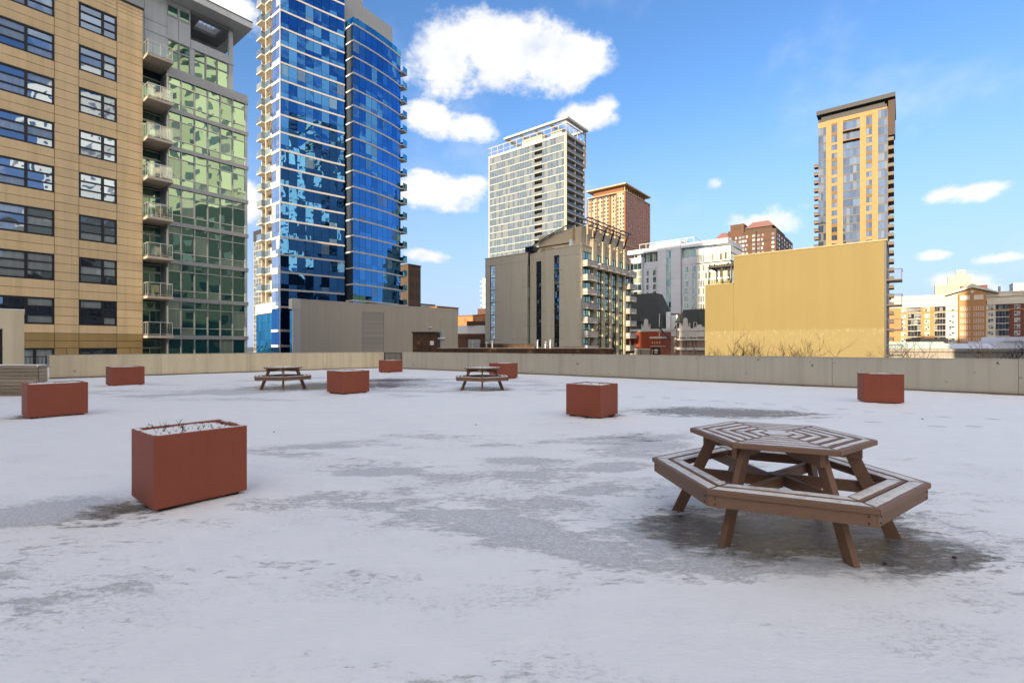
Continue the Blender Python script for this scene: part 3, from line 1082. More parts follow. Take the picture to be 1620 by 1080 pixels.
def hex_board(ro, ri, z0, z1, mat, name, inset=0.0025, bevel=0.004):
    """one mitred board of a hexagonal ring, side 0"""
    pts = [hexp(ro, 0), hexp(ro, 1), hexp(ri, 1), hexp(ri, 0)]
    cx, cy = sum(p[0] for p in pts) / 4, sum(p[1] for p in pts) / 4
    # along-the-board gap at the mitres only
    dx, dy = pts[1][0] - pts[0][0], pts[1][1] - pts[0][1]
    l = math.hypot(dx, dy)
    ux, uy = dx / l, dy / l
    q = [(pts[0][0] + ux * inset, pts[0][1] + uy * inset), (pts[1][0] - ux * inset, pts[1][1] - uy * inset),
         (pts[2][0] - ux * inset, pts[2][1] - uy * inset), (pts[3][0] + ux * inset, pts[3][1] + uy * inset)]
    return MB().prism(q, z0, z1).mesh(name, mat, bevel=bevel, smooth=False)


def snow_cap_mesh(ro, ri, z, hh, edge):
    """snow lying on one board: pillowy, with an uneven edge"""
    k = math.cos(R(30))
    o, i = ro - edge[0] / k, ri + edge[1] / k
    b = MB()
    n = 12
    w = o - i
    prof = [(0, 0), (0.10, .7), (0.3, 1.0), (0.7, 1.0), (0.92, .65), (1.0, 0)]
    for a in range(n + 1):
        f = a / n
        for q, (pf, ph) in enumerate(prof):
            r = i + w * pf
            jit = 0.006 * mnoise.noise(Vector((f * 9 + ro * 31, q * 3.0, ri * 17)))
            e = 0.012 / max(r, .1)
            ff = e + (1 - 2 * e) * f
            p0, p1 = hexp(r, 0), hexp(r, 1)
            x, y = p0[0] + (p1[0] - p0[0]) * ff, p0[1] + (p1[1] - p0[1]) * ff
            nx, ny = math.cos(R(30)), math.sin(R(30))
            endf = min(1.0, min(f, 1 - f) * n / 1.2)
            b.v.append((x + nx * jit, y + ny * jit, z + 0.001 + hh * ph * endf * (0.85 + 0.35 * mnoise.noise(Vector((f * 6, r * 9, 2.2))))))
    m = len(prof)
    for a in range(n):
        for q in range(m - 1):
            c = a * m + q
            b.f.append((c, c + 1, c + m + 1, c + m)); b.m.append(0)
    return b.mesh("snow_cap", "frost_snow", smooth=True)


def make_table():
    t = thing("picnic_table", "", "picnic table", (0, 0, 0), 0.0, "hexagonal picnic tables on the terrace")
    wood = "plastic_timber"
    ztop = 0.76
    edges = [0.715, 0.612, 0.600, 0.497, 0.485, 0.382, 0.370, 0.267, 0.255, 0.140]
    for a in range(0, 10, 2):
        ro, ri = edges[a], edges[a + 1]
        me = hex_board(ro, ri, ztop - 0.038, ztop, wood, "table_board")
        cap = snow_cap_mesh(ro, ri, ztop, 0.0045, (0.030, 0.007) if a else (0.040, 0.007))
        for k in range(6):
            o = put("table_board", me, t, (0, 0, 0), R(60 * k))
            put("snow_cap", cap, o)
    hexa = [hexp(0.127, k) for k in range(6)]
    c = MB().prism(hexa, ztop - 0.038, ztop).build("centre_board", wood, t, bevel=0.004)
    MB().prism([hexp(0.115, k) for k in range(6)], ztop + .001, ztop + 0.006).build("snow_cap", "frost_snow", c, bevel=0.002)
    zb = 0.455
    for ro, ri, ed in ((1.055, 0.915, (0.034, 0.006)), (0.900, 0.775, (0.026, 0.008))):
        me = hex_board(ro, ri, zb - 0.038, zb, wood, "seat_board")
        cap = snow_cap_mesh(ro, ri, zb, 0.007, ed)
        for k in range(6):
            o = put("seat_board", me, t, (0, 0, 0), R(60 * k))
            put("snow_cap", cap, o)
    fascia = hex_board(1.035, 0.998, zb - 0.128, zb - 0.040, wood, "apron_board", inset=0.001)
    bolt = MB()
    for k in (0, 1):
        p = hexp(1.037, k)
        q = hexp(1.037, 1 - k)
        d = Vector((q[0] - p[0], q[1] - p[1], 0)).normalized()
        base = Vector((p[0], p[1], 0)) + d * 0.05
        nrm = Vector((math.cos(R(30)), math.sin(R(30)), 0))
        for z in (zb - 0.062, zb - 0.105):
            c = base + Vector((0, 0, z))
            bolt.tube([c - nrm * 0.006, c + nrm * 0.004], 0.006, 6)
    bme = bolt.mesh("bolts", "bolt_dark")
    legm = MB()
    p0, p1 = Vector((0.50, 0, 0.72)), Vector((0.825, 0, -0.03))
    legm.extrude([(p0.x - .05, -.024, p0.z), (p0.x + .052, -.024, p0.z), (p1.x + .052, -.024, p1.z), (p1.x - .05, -.024, p1.z)], (0, 0.048, 0))
    lme = legm.mesh("leg", wood, bevel=0.004)
    # beams run beside the legs, half a thickness off the centre line
    low = MB().box(0.035, 0.985, 0.027, 0.067, zb - 0.140, zb - 0.048).mesh("seat_beam", wood, bevel=0.003)
    high = MB()
    high.extrude([(0.04, -.067, ztop - .041), (0.04, -.067, ztop - .085), (0.30, -.067, ztop - .145), (0.60, -.067, ztop - .145), (0.60, -.067, ztop - .041)], (0, .04, 0))
    hme = high.mesh("top_brace", wood, bevel=0.003)
    for k in range(6):
        o = put("apron_board", fascia, t, (0, 0, 0), R(60 * k))
        put("bolts", bme, o, kind='stuff')
        put("leg", lme, t, (0, 0, 0), R(60 * k))
        put("seat_beam", low, t, (0, 0, 0.0012 * (k % 3)), R(60 * k))
        put("top_brace", hme, t, (0, 0, -0.0012 * (k % 3)), R(60 * k))
    MB().prism([hexp(0.075, k + .5) for k in range(6)], zb - 0.0455, zb - 0.0395).build("hub_plate", "plastic_timber", t)
    return t


proto = make_table()
_tables = [
    ("large brown hexagonal picnic table with snow on its boards, standing on the bare icy patch", (2.30, 4.22), -84.5),
    ("small distant picnic table before the tan parapet, snow dusted, next to the lone middle planter", (-8.25, 17.55), -64.0),
    ("small distant picnic table before the grey parapet, a red planter behind its right side", (-1.05, 17.2), -86.0),
]
for _i, (_l, _p, _a) in enumerate(_tables):
    o = proto if _i == 0 else copy_tree(proto)
    o['label'] = _l
    o.location = (_p[0], _p[1], 0.0)
    o.rotation_euler = (0, 0, R(_a))


def build_footprints():
    b = MB()
    r2 = random.Random(4)
    tracks = [((4.0, 14.6), (10.5, 9.6), 12), ((6.2, 9.9), (11.5, 8.2), 6), ((2.6, 15.2), (7.2, 12.2), 8)]
    for p, q, n in tracks:
        p, q = Vector(p), Vector(q)
        d = (q - p).normalized()
        s = Vector((-d.y, d.x))
        for i in range(n):
            c = p + (q - p) * ((i + r2.uniform(-.2, .2)) / n) + s * (0.11 if i % 2 else -0.11)
            zz = 0.0
            pts = []
            for k in range(10):
                a = 2 * math.pi * k / 10
                rr = r2.uniform(.75, 1.1)
                e = c + d * (0.15 * rr * math.cos(a)) + s * (0.05 * rr * math.sin(a))
                pts.append((e.x, e.y, zz))
            b.prism([(x, y) for x, y, z in pts], deck_z(c.x, c.y) - 0.03, deck_z(c.x, c.y) + 0.005)
    o = b.build("footprints", "footprint_snow")
    o['kind'] = 'stuff'


surf("footprint_snow", (0.64, 0.64, 0.66), 0.7, 0.15, 6, fine=0.15)


def build_debris():
    """dead leaves and crumbs blown on the ice near the large table"""
    b = MB()
    r3 = random.Random(12)
    for (x, y, s) in ((2.62, 3.42, .018), (3.18, 3.5, .02), (-0.7, 9.4, .02), (8.6, 10.2, .03), (-4.2, 8.6, .02)):
        a = r3.uniform(0, 6)
        pts = [(x + s * math.cos(a + k * 1.26) * r3.uniform(.5, 1), y + s * math.sin(a + k * 1.26) * r3.uniform(.4, 1)) for k in range(5)]
        b.prism(pts, deck_z(x, y) - 0.03, deck_z(x, y) + 0.004 + s * .25)
    o = b.build("leaf_litter", "dry_stem")
    o['kind'] = 'stuff'


build_debris()
build_footprints()


# ================================================================== the tan precast building
def build_precast():
    t = thing("apartment_building", "tan precast concrete building with black framed windows, left of the green glass block", "building", (-29.2, 38.5, 0), CITY)
    top = 28.04
    MB().box(-17, -0.02, 0.16, 30, STREET, top - 0.02).build("wall_core", "dark_joint", t)
    # street fronts that the panels leave over (side towards the sun, back)
    MB().box(-17.12, -17.01, 0.0, 30.0, STREET, top).box(-17, 0, 30.01, 30.1, STREET, top).build("side_wall", "precast_tan", t)
    MB().box(-17.3, 0.06, -0.04, 30.2, top, top + 0.16).build("coping", "dark_joint", t)
    fl = 3.105
    heads = [26.64 - fl * k for k in range(8)]
    ch = fl / 5
    gap = 0.028

    def panel(x0, x1, z0, z1, mat="precast_tan"):
        me = cached(('pp', round(x1 - x0, 2), round(z1 - z0, 2), mat),
                    lambda: MB().box(0, x1 - x0 - gap, 0, 0.14, 0, z1 - z0 - gap).mesh("panel", mat, bevel=0.008))
        put("wall_panel", me, t, (x0 + gap / 2, rnd.uniform(0, 0.004), z0 + gap / 2))
    piers = [(-9.45, -8.2), (-5.15, -3.83), (-1.63, -0.0)]
    bays = [(-8.2, -5.15), (-3.83, -1.63)]
    z_low = 2.43
    for (x0, x1) in piers:
        z = z_low
        while z < heads[0] - 0.05:
            panel(x0, x1, z, z + ch)
            z += ch
    for (x0, x1) in bays:
        for k in range(7):
            sill = heads[k] - 1.865
            hd = heads[k + 1]
            m_ = (sill + hd) / 2
            panel(x0, x1, hd, m_); panel(x0, x1, m_, sill)
        panel(x0, x1, z_low, heads[7] - 1.865)
    z = heads[0]
    rows = [z, z + 0.56, z + 0.84, z + 1.12, top]
    for i in range(4):
        for (x0, x1) in ((-9.45, -5.15), (-5.15, -3.83), (-3.83, -1.63), (-1.63, 0)):
            panel(x0, x1, rows[i], rows[i + 1])
    for i in range(2):
        for (x0, x1) in ((-9.45, -5.15), (-5.15, -3.83), (-3.83, -1.63), (-1.63, 0)):
            panel(x0, x1, 1.36 + i * 0.535, 1.36 + (i + 1) * 0.535, "golden_panel")
    for (x0, x1) in ((-9.45, -8.2), (-5.15, -4.49), (-4.49, -3.83), (-1.63, -0.82), (-0.82, 0)):
        panel(x0, x1, -2.2, 1.36, "golden_panel")
    MB().box(-17, -9.46, 0.0, 0.14, STREET, top).box(-9.46, 0, 0.0, 0.14, STREET, -2.21).build("plain_wall", "precast_tan", t)

    def win(x0, x1, z0, z1, cuts, rows, blind):
        w, h = x1 - x0, z1 - z0
        fw = 0.11

        def frame():
            b = MB()
            b.box(0, fw, 0.02, 0.15, 0, h).box(w - fw, w, 0.02, 0.15, 0, h).box(fw, w - fw, 0.02, 0.15, 0, fw).box(fw, w - fw, 0.02, 0.15, h - fw, h)
            for c in cuts:
                b.box(c - 0.08, c + 0.08, 0.03, 0.15, fw, h - fw)
            for r in range(1, rows):
                b.box(fw, w - fw, 0.04, 0.148, h * r / rows - 0.048, h * r / rows + 0.048)
            return b.mesh("window_frame", "window_frame_black")
        o = put("window", cached(('wf', round(w, 2), round(h, 2), rows, len(cuts)), frame), t, (x0, 0, z0))
        xs = [fw] + list(cuts) + [w - fw]
        for i in range(len(xs) - 1):
            for r in range(rows):
                a0, a1 = xs[i], xs[i + 1]
                b0, b1 = h * r / rows, h * (r + 1) / rows
                me = cached(('pane', round(a1 - a0, 2), round(b1 - b0, 2)), lambda: MB().box(0, a1 - a0, 0.11, 0.125, 0, b1 - b0).mesh("pane", "glass_beige"))
                put("pane", me, o, (a0, 0, b0))
    for k in range(8):
        win(-8.2, -5.15, heads[k] - 1.865, heads[k], [1.62], 3, 0)
        win(-3.83, -1.63, heads[k] - 1.865, heads[k], [1.36], 3, 0)
    win(-8.2, -5.15, -1.9, 1.36, [1.05, 2.05], 1, 0)
    win(-3.83, -1.63, -1.9, 1.36, [0.75, 1.5], 1, 0)
    return t


build_precast()


# ================================================================== the green glass apartment block beside it
def build_green():
    t = thing("glass_apartment_block", "green glass apartment block with balconies and a grey penthouse, joined to the tan building", "building", (-29.2, 38.5, 0), CITY)
    fl = 3.109
    bands = [24.0 - fl * k for k in range(9)]
    xs = [1.69, 2.62, 3.61, 4.61, 5.61, 6.62, 7.67]
    MB().box(1.69, 7.80, 0.16, 13.5, STREET, 24.2).box(0.02, 1.68, 1.62, 13.5, STREET, 24.2).build("core", "tower_core", t)
    # floor edge bands
    for k, zc in enumerate(bands):
        if k == 0:
            MB().box(1.60, 7.92, -0.10, 0.3, zc - 0.42, zc + 0.02).box(1.5, 7.88, -0.02, 0.4, zc + 0.025, zc + 0.42).box(7.81, 7.90, 0.31, 13.5, zc - .42, zc + .02).build("floor_band", "grey_metal", t)
        else:
            me = cached('gband', lambda: MB().box(1.66, 7.93, -0.10, 0.15, -0.165, 0.165).box(7.81, 7.925, 0.16, 13.5, -0.165, 0.165).mesh("floor_band", "grey_metal"))
            put("floor_band", me, t, (0, 0, zc))
    # uprights
    up = cached('gup', lambda: MB().box(-0.045, 0.045, -0.05, 0.155, 0, fl - 0.33).mesh("mullion", "grey_metal"))
    end = cached('gend', lambda: MB().box(-0.02, 0.19, -0.04, 0.155, 0, fl - 0.33).mesh("mullion", "light_metal_panel"))
    rails = cached('grail', lambda: MB().box(1.735, 7.62, -0.02, 0.15, -0.032, 0.032).mesh("transom", "railing_metal"))
    for k in range(8):
        z0 = bands[k + 1] + 0.165
        H = fl - 0.33 if k else fl - 0.165 - 0.42
        for i, x in enumerate(xs):
            o = put("mullion", end if i == 6 else up, t, (x, 0, z0))
            if k == 0:
                o.scale.z = H / (fl - 0.33)
        cuts = [0.21, 0.78] if k < 7 else [0.5]
        for c in cuts:
            put("transom", rails, t, (0, 0, z0 + H * c))
        lv = [0] + cuts + [1]
        for i in range(6):
            for j in range(len(lv) - 1):
                w, h = xs[i + 1] - xs[i] - 0.05, H * (lv[j + 1] - lv[j])
                me = cached(('gp', round(w, 2), round(h, 2)), lambda: MB().box(0, w, 0.05, 0.07, 0, h).mesh("pane", "glass_green"))
                put("pane", me, t, (xs[i] + 0.025, 0, z0 + H * lv[j]))
        # recessed balcony bay: glazed doors at the back of the recess
        put("balcony_door", window_mesh(1.62, round(H * .74, 2), 2, 1, "railing_metal", "glass_green"), t, (0.03, 1.48, z0))
        put("transom_window", window_mesh(1.62, round(H * .25, 2), 1, 1, "railing_metal", "glass_green"), t, (0.03, 1.48, z0 + H * .745))
    MB().box(1.60, 1.688, 0.16, 1.6, STREET, 24.0).build("recess_wall", "grey_metal", t)
    # balconies: a slab, a railing with glass sheets
    def balcony(z, stuff):
        s = MB().box(0.02, 1.74, -1.12, 1.46, -0.2, 0).build("balcony", "balcony_concrete", t, loc=(0, 0, z))
        r = MB()
        for (x, y) in ((0.06, -1.06), (0.88, -1.06), (1.68, -1.06), (0.06, -0.5), (1.68, -0.5), (0.06, 0), (1.68, 0)):
            r.box(x - .02, x + .02, y - .02, y + .02, 0, 1.02)
        r.box(0.03, 1.71, -1.09, -1.03, 1.02, 1.07).box(0.03, 0.09, -1.03, 0.1, 1.02, 1.07).box(1.65, 1.71, -1.03, 0.1, 1.02, 1.07)
        r.box(0.05, 1.69, -1.07, -1.05, 0.10, 0.13).box(0.05, .07, -1.05, 0.1, 0.10, 0.13).box(1.67, 1.69, -1.05, 0.1, 0.10, 0.13)
        put("railing", cached('grl', lambda: r.mesh("railing", "railing_metal")), s)
        put("glass_sheet", cached('grg', lambda: MB().box(0.09, 0.86, -1.066, -1.054, 0.14, 1.0).mesh("glass_sheet", "clear_rail_glass")), s)
        put("glass_sheet", cached('grg2', lambda: MB().box(0.90, 1.66, -1.066, -1.054, 0.14, 1.0).mesh("glass_sheet", "clear_rail_glass")), s)
        for x in (0.054, 1.674):
            put("glass_sheet", cached('grg3', lambda: MB().box(0, 0.012, -1.03, 0.1, 0.14, 1.0).mesh("glass_sheet", "clear_rail_glass")), s, (x, 0, 0))
        if stuff:
            put("lounge_chair", cached('gch', lambda: MB().box(.3, .8, -.7, -.2, .35, .42).box(.3, .8, -.24, -.18, .42, .95).box(.3, .35, -.7, -.65, 0, .35).box(.75, .8, -.7, -.65, 0, .35).box(.3, .35, -.25, -.2, 0, .35).box(.75, .8, -.25, -.2, 0, .35).mesh("lounge_chair", "chair_fabric")), s, (rnd.uniform(0, .6), rnd.uniform(-.1, .3), 0))
    for k in range(0, 8):
        balcony(bands[k] + (0.35 if k == 0 else 0.10), k in (1, 3, 4, 5, 6))
    # penthouse, set back, with an open loggia under a deep roof
    z0, zb, zt = 24.42, 26.92, 30.15
    p = MB()
    p.box(-8, 1.7, 0.5, 12, z0, zt).box(1.7, 6.83, 0.62, 12, z0, zb)                # body below the loggia
    p.box(1.7, 3.50, 0.62, 12, zb, zt).box(3.5, 6.83, 4.0, 12, zb, zt)
    p.build("penthouse_wall", "light_metal_panel", t)
    MB().box(6.50, 6.83, 0.45, 0.75, zb + .2, zt).build("corner_post", "light_metal_panel", t)
    MB().box(3.5, 6.83, 0.46, 0.62, zb, zb + 0.72).build("loggia_parapet", "light_metal_panel", t)
    MB().box(3.52, 6.8, 0.66, 3.98, zb + 0.01, zb + 0.05).build("loggia_floor", "soffit_grey", t)
    # loggia ceiling with a skylight opening
    c = MB()
    c.box(3.5, 6.83, 0.45, 0.95, zt - 0.28, zt - .003).box(3.5, 6.83, 2.6, 3.99, zt - 0.28, zt - .003).box(3.5, 4.3, .95, 2.6, zt - .28, zt - .003).box(6.1, 6.83, .95, 2.6, zt - .28, zt - .003)
    c.build("loggia_ceiling", "soffit_grey", t)
    cols = [-3.4, -2.2, -1.0, 0.2, 1.75]
    for i in range(4):
        for (a, b_) in ((z0 + .05, 26.0), (26.0, 27.75), (27.75, zt - .02)):
            if i == 3 and a < 26:
                continue
            me = cached(('php', round(cols[i + 1] - cols[i], 2), round(b_ - a, 2)), lambda: MB().box(0, cols[i + 1] - cols[i] - .03, 0, .06, 0, b_ - a - .03).mesh("cladding_panel", "light_metal_panel"))
            put("cladding_panel", me, t, (cols[i] + .015, 0.43, a + .015))
    for (a, b_, z1, z2) in ((1.75, 2.6, 27.0, 28.8), (2.6, 3.48, 27.0, 28.8), (1.75, 3.48, 29.82, 30.13), (1.75, 2.6, 28.8, 28.9), (2.6, 3.48, 28.8, 28.9)):
        MB().box(a + .015, b_ - .015, 0.5, 0.60, z1 + .015, z2 - .015).build("cladding_panel", "light_metal_panel", t)
    put("clerestory_window", window_mesh(0.82, 0.86, 1, 1, "light_metal_panel", "glass_green"), t, (1.78, 0.5, 28.93))
    put("clerestory_window", window_mesh(0.82, 0.86, 1, 1, "light_metal_panel", "glass_green"), t, (2.62, 0.5, 28.93))
    for (a, b_, n) in ((0.05, 1.55, 2), (1.80, 3.42, 2), (3.72, 6.45, 3)):
        w = (b_ - a) / n
        for i in range(n):
            for (q, h) in ((z0 + 0.08, 1.55), (z0 + 1.63, 0.80)):
                put("window", window_mesh(round(w - .02, 3), h, 1, 1, "grey_metal", "glass_green", fw=0.05), t, (a + i * w, 0.47, q))
    MB().box(0, 6.9, 0.38, 0.48, zb - 0.05, zb + 0.06).build("trim_band", "light_metal_panel", t)
    MB().box(3.42, 3.72, 0.44, 0.60, z0, zb - .06).box(6.46, 6.83, 0.44, 0.6, z0, zb - .06).box(1.56, 1.79, .44, .6, z0, zb - .06).build("penthouse_pier", "light_metal_panel", t)
    r = MB()
    # roof slab with the skylight hole left open
    for (xa, xb, ya, yb) in ((-9, 4.3, -1.0, 12.6), (6.1, 7.9, -1.0, 12.6), (4.3, 6.1, -1.0, 0.95), (4.3, 6.1, 2.6, 12.6)):
        r.box(xa, xb, ya, yb, zt, zt + 0.55)
    r.build("roof", "light_metal_panel", t)
    MB().box(-9.03, 7.93, -1.03, -0.9, zt + 0.555, zt + 0.62).box(7.80, 7.93, -0.89, 12.63, zt + 0.555, zt + 0.62).build("roof_edge", "dark_joint", t)
    sk = MB()
    for i in range(6):
        sk.box(4.3 + i * .33, 4.34 + i * .33, .95, 2.6, zt + .40, zt + .54)
    sk.build("skylight_bar", "white_paint", t)
    return t


build_green()


# ================================================================== the blue glass tower
def local(p):
    """world plan point to the blue tower's own frame"""
    d = Vector((p[0] + 38.1, p[1] - 80.0))
    return Vector((d.x * CB[0] + d.y * CB[1], d.x * CA[0] + d.y * CA[1]))


def build_blue_tower():
    t = thing("glass_tower", "tall blue glass tower with curved fronts, white floor bands and balconies at both edges", "tower", (-38.1, 80.0, 0), CITY)
    fl = 2.873
    # plan points
    L0 = Vector((0, 0))
    dl = Vector((math.cos(R(-10.0)), math.sin(R(-10.0))))
    # left front: eight panes, very slightly bowed
    left = [L0]
    ang = [-8.2, -8.8, -9.3, -9.8, -10.2, -10.7, -11.2, -11.8]
    for a in ang:
        left.append(left[-1] + Vector((math.cos(R(a)), math.sin(R(a)))) * 1.354)
    r0 = local((-28.1, 86.0))
    right = [r0]
    for i in range(9):
        a = 50.3 + 16.5 * i / 8 - 51.25
        right.append(right[-1] + Vector((math.cos(R(a)), math.sin(R(a)))) * 1.315)
    side = [Vector((0, 3.09)), Vector((0, 1.545)), L0]          # left-hand face, two panes
    z_top_r, z_top_l = 58.4, 56.76 + 3 * fl
    zs_l = [56.76 - fl * k for k in range(-3, 18)]
    zs_r = [58.4 - fl * k for k in range(0, 19)]
    back = 16.0

    def inset(pts, d):
        out = []
        for i, p in enumerate(pts):
            a = pts[max(i - 1, 0)]
            b = pts[min(i + 1, len(pts) - 1)]
            e = (b - a).normalized()
            out.append(p + Vector((-e.y, e.x)) * d)
        return out
    core_l = [p for p in inset(left, 0.16)]
    poly = [Vector((0.16, 0.12))] + core_l[1:] + [Vector((left[-1].x, back)), Vector((8.5, back)), Vector((1.65, 7.1)), Vector((1.65, 3.1)), Vector((0.16, 3.09))]
    MB().prism([(p.x, p.y) for p in poly], STREET, z_top_l).build("core", "tower_core", t)
    cr = inset(right, 0.16)
    poly = [r0 + Vector((0.16, 1.5))] + cr + [Vector((cr[-1].x, back + 4)), Vector((r0.x + .1, back + 4))]
    MB().prism([(p.x, p.y) for p in [r0 + Vector((0.16, .16))] + cr[1:] + [Vector((cr[-1].x + 1, back + 4)), Vector((r0.x + .16, back + 4))]], STREET, z_top_r - 0.1).build("core", "tower_core", t)
    # slot between the two fronts
    MB().box(left[-1].x - .3, r0.x + .3, max(left[-1].y, r0.y) + 2.2, back, STREET, 62).build("slot_wall", "brown_slot", t)

    def band(pts, z, h, out, name="floor_band", mat="white_band"):
        o = inset(pts, -out)
        i = inset(pts, 0.155)
        b = MB()
        poly = [(p.x, p.y) for p in o] + [(p.x, p.y) for p in reversed(i)]
        n, k = len(b.v), len(poly)
        for a in range(len(pts) - 1):
            q = [o[a], o[a + 1], i[a + 1], i[a]]
            b.prism([(p.x, p.y) for p in q], z - h / 2, z + h / 2)
        b.build(name, mat, t)

    def pane(p, q, z, h, mat, as_part, coll):
        w = (q - p).length - 0.05
        a = math.atan2(q.y - p.y, q.x - p.x)
        if as_part:
            me = cached(('bp', round(w, 2), round(h, 2), mat), lambda: MB().box(0.025, w + .025, 0.03, 0.05, 0.012, h - .012).mesh("pane", mat))
            put("pane", me, t, (p.x, p.y, z), a)
        else:
            e = (q - p).normalized()
            nrm = Vector((e.y, -e.x))
            A = p + e * .025 - nrm * .03
            B_ = p + e * (w + .025) - nrm * .03
            coll.face([(A.x, A.y, z + .012), (B_.x, B_.y, z + .012), (B_.x, B_.y, z + h - .012), (A.x, A.y, z + h - .012)])
    rest, rest_pale = MB(), MB()
    for pts, zs, vis in ((left, zs_l, (2, 19)), (right, zs_r, (1, 18))):
        for k, z in enumerate(zs):
            band(pts, z, 0.30, 0.05)
            if k == 0:
                continue
            ztop = zs[k - 1] - 0.15
            z0 = z + 0.15
            H = ztop - z0
            for i in range(len(pts) - 1):
                pane(pts[i], pts[i + 1], z0 + H * .30, H * .70, "glass_blue", vis[0] <= k <= vis[1], rest)
                pane(pts[i], pts[i + 1], z0, H * .30, "glass_blue", False, rest)
    # below the lowest band
    for pts, zl in ((left, zs_l[-1]), (right, zs_r[-1])):
        for (za, zb) in ((zl - 3.6, zl - .25), (zl - 7.6, zl - 3.9)):
            for i in range(len(pts) - 1):
                pane(pts[i], pts[i + 1], za, zb - za, "glass_blue", False, rest)
    for k, z in enumerate(zs_l):
        band(side, z, 0.40, 0.05)
        if k:
            z0 = z + 0.2
            H = fl - .4
            for i in range(2):
                pane(side[i], side[i + 1], z0 + H * .30, H * .70, "glass_blue_pale", False, rest_pale)
                pane(side[i], side[i + 1], z0, H * .30, "glass_blue_pale", False, rest_pale)
    for z in (4.03, 1.5, -2.2):
        band(side, z, 0.40, 0.05)
        band(left[:3], z, 0.40, 0.05)
    for (za, zb) in ((4.25, 7.65), (1.7, 3.8), (-2, 1.3)):
        for i in range(2):
            pane(side[i], side[i + 1], za, zb - za, "glass_blue", False, rest)
    rest.build("pane", "glass_blue", t, kind='stuff')
    rest_pale.build("pane", "glass_blue_pale", t, kind='stuff')
    # white corner trims
    MB().box(-0.06, 0.03, -0.05, 0.05, STREET, z_top_l).build("corner_trim", "white_band", t)
    # left-hand balconies: one flush loggia with a white edge, one wing that juts out
    MB().box(1.6, 1.7, 3.12, 7.0, 8.96, z_top_l).build("recess_wall", "cream_panel", t)
    MB().box(-0.05, 0.30, 4.92, 5.12, 8.96, z_top_l).box(0.2, 1.6, 7.0, 7.15, 8.96, z_top_l).build("balcony_pier", "cream_panel", t)
    slab = MB().box(-0.2, 1.59, 3.12, 4.9, -0.2, 0.0).mesh("balcony", "cap_cream")
    slab2 = MB().box(-0.75, 1.59, 5.14, 6.98, -0.16, 0.0).mesh("balcony", "cap_cream")
    rail = MB().box(-0.18, -0.15, 3.15, 4.88, 0.05, 1.05).mesh("balcony_glass", "glass_rail")
    rail2 = MB().box(-.72, -.69, 5.17, 6.95, 0.05, 1.05).box(-.68, -0.1, 5.15, 5.18, 0.05, 1.05).mesh("balcony_glass", "glass_rail")
    trim = MB().box(-0.21, -0.14, 3.12, 4.9, 1.055, 1.09).mesh("handrail", "cap_cream")
    for z in zs_l[:-1]:
        o = put("balcony", slab, t, (0, 0, z + .1)); put("balcony_glass", rail, o); put("handrail", trim, o)
        o = put("balcony", slab2, t, (0, 0, z + .1)); put("balcony_glass", rail2, o)
    # right-hand balconies at the end of the curved front
    e = right[-1]
    d = (right[-1] - right[-2]).normalized()
    ang_e = math.atan2(d.y, d.x)
    sl = MB().box(0.05, 1.5, -0.5, 2.2, -0.2, 0).mesh("balcony", "white_band")
    rg = MB().box(0.1, 1.45, -0.47, -0.44, 0.04, 1.05).box(1.42, 1.45, -0.43, 2.1, 0.04, 1.05).mesh("balcony_glass", "glass_podium")
    MB().box(0, .12, 0.3, 6, STREET, z_top_r - 3).build("end_wall", "glass_podium", t, loc=(e.x, e.y, 0), rz=ang_e)
    for z in zs_r[1:-1]:
        o = put("balcony", sl, t, (e.x, e.y, z + .1), ang_e); put("balcony_glass", rg, o)
    # slab ends and the return wall in the slot
    for k, z in enumerate(zs_r):
        MB().box(r0.x - 1.25, r0.x + .1, left[-1].y + 0.9, left[-1].y + 2.1, z - .15, z + .15).build("slot_slab", "white_band", t)
        MB().box(r0.x - 0.02, r0.x + .12, r0.y + .05, r0.y + 2.2, z - .12, z + .12).build("slot_slab", "white_band", t)
    # glass balustrade on the lower roof and the cream plant rooms
    up = [p for p in right]
    b = MB()
    for i in range(9):
        p, q = up[i], up[i + 1]
        b.bar((p.x, p.y, z_top_r + .75), (q.x, q.y, z_top_r + .75), .03, 1.0)
    b.bar((r0.x, r0.y, z_top_r + .75), (r0.x, r0.y + 2.4, z_top_r + .75), .03, 1.0)
    b.build("roof_balustrade", "glass_podium", t)
    q = right[0] + Vector((0.6, 4.2))
    m_ang = R(57.5) - CITY
    MB().box(-3.6, 3.0, 0, 9, 50, 78).build("plant_room", "cream_panel", t, loc=(q.x, q.y, 0), rz=m_ang)
    MB().box(3.02, 4.6, 0, 9, 56, 67.6).box(4.62, 12.2, 0, 9, 56, 66.4).build("plant_room", "cream_panel", t, loc=(q.x, q.y, 0), rz=m_ang)
    MB().box(3.2, 9.6, -0.08, -0.02, 57.5, 63.2).build("plant_room_window", "glass_blue", t, loc=(q.x, q.y, 0), rz=m_ang)
    return t


build_blue_tower()


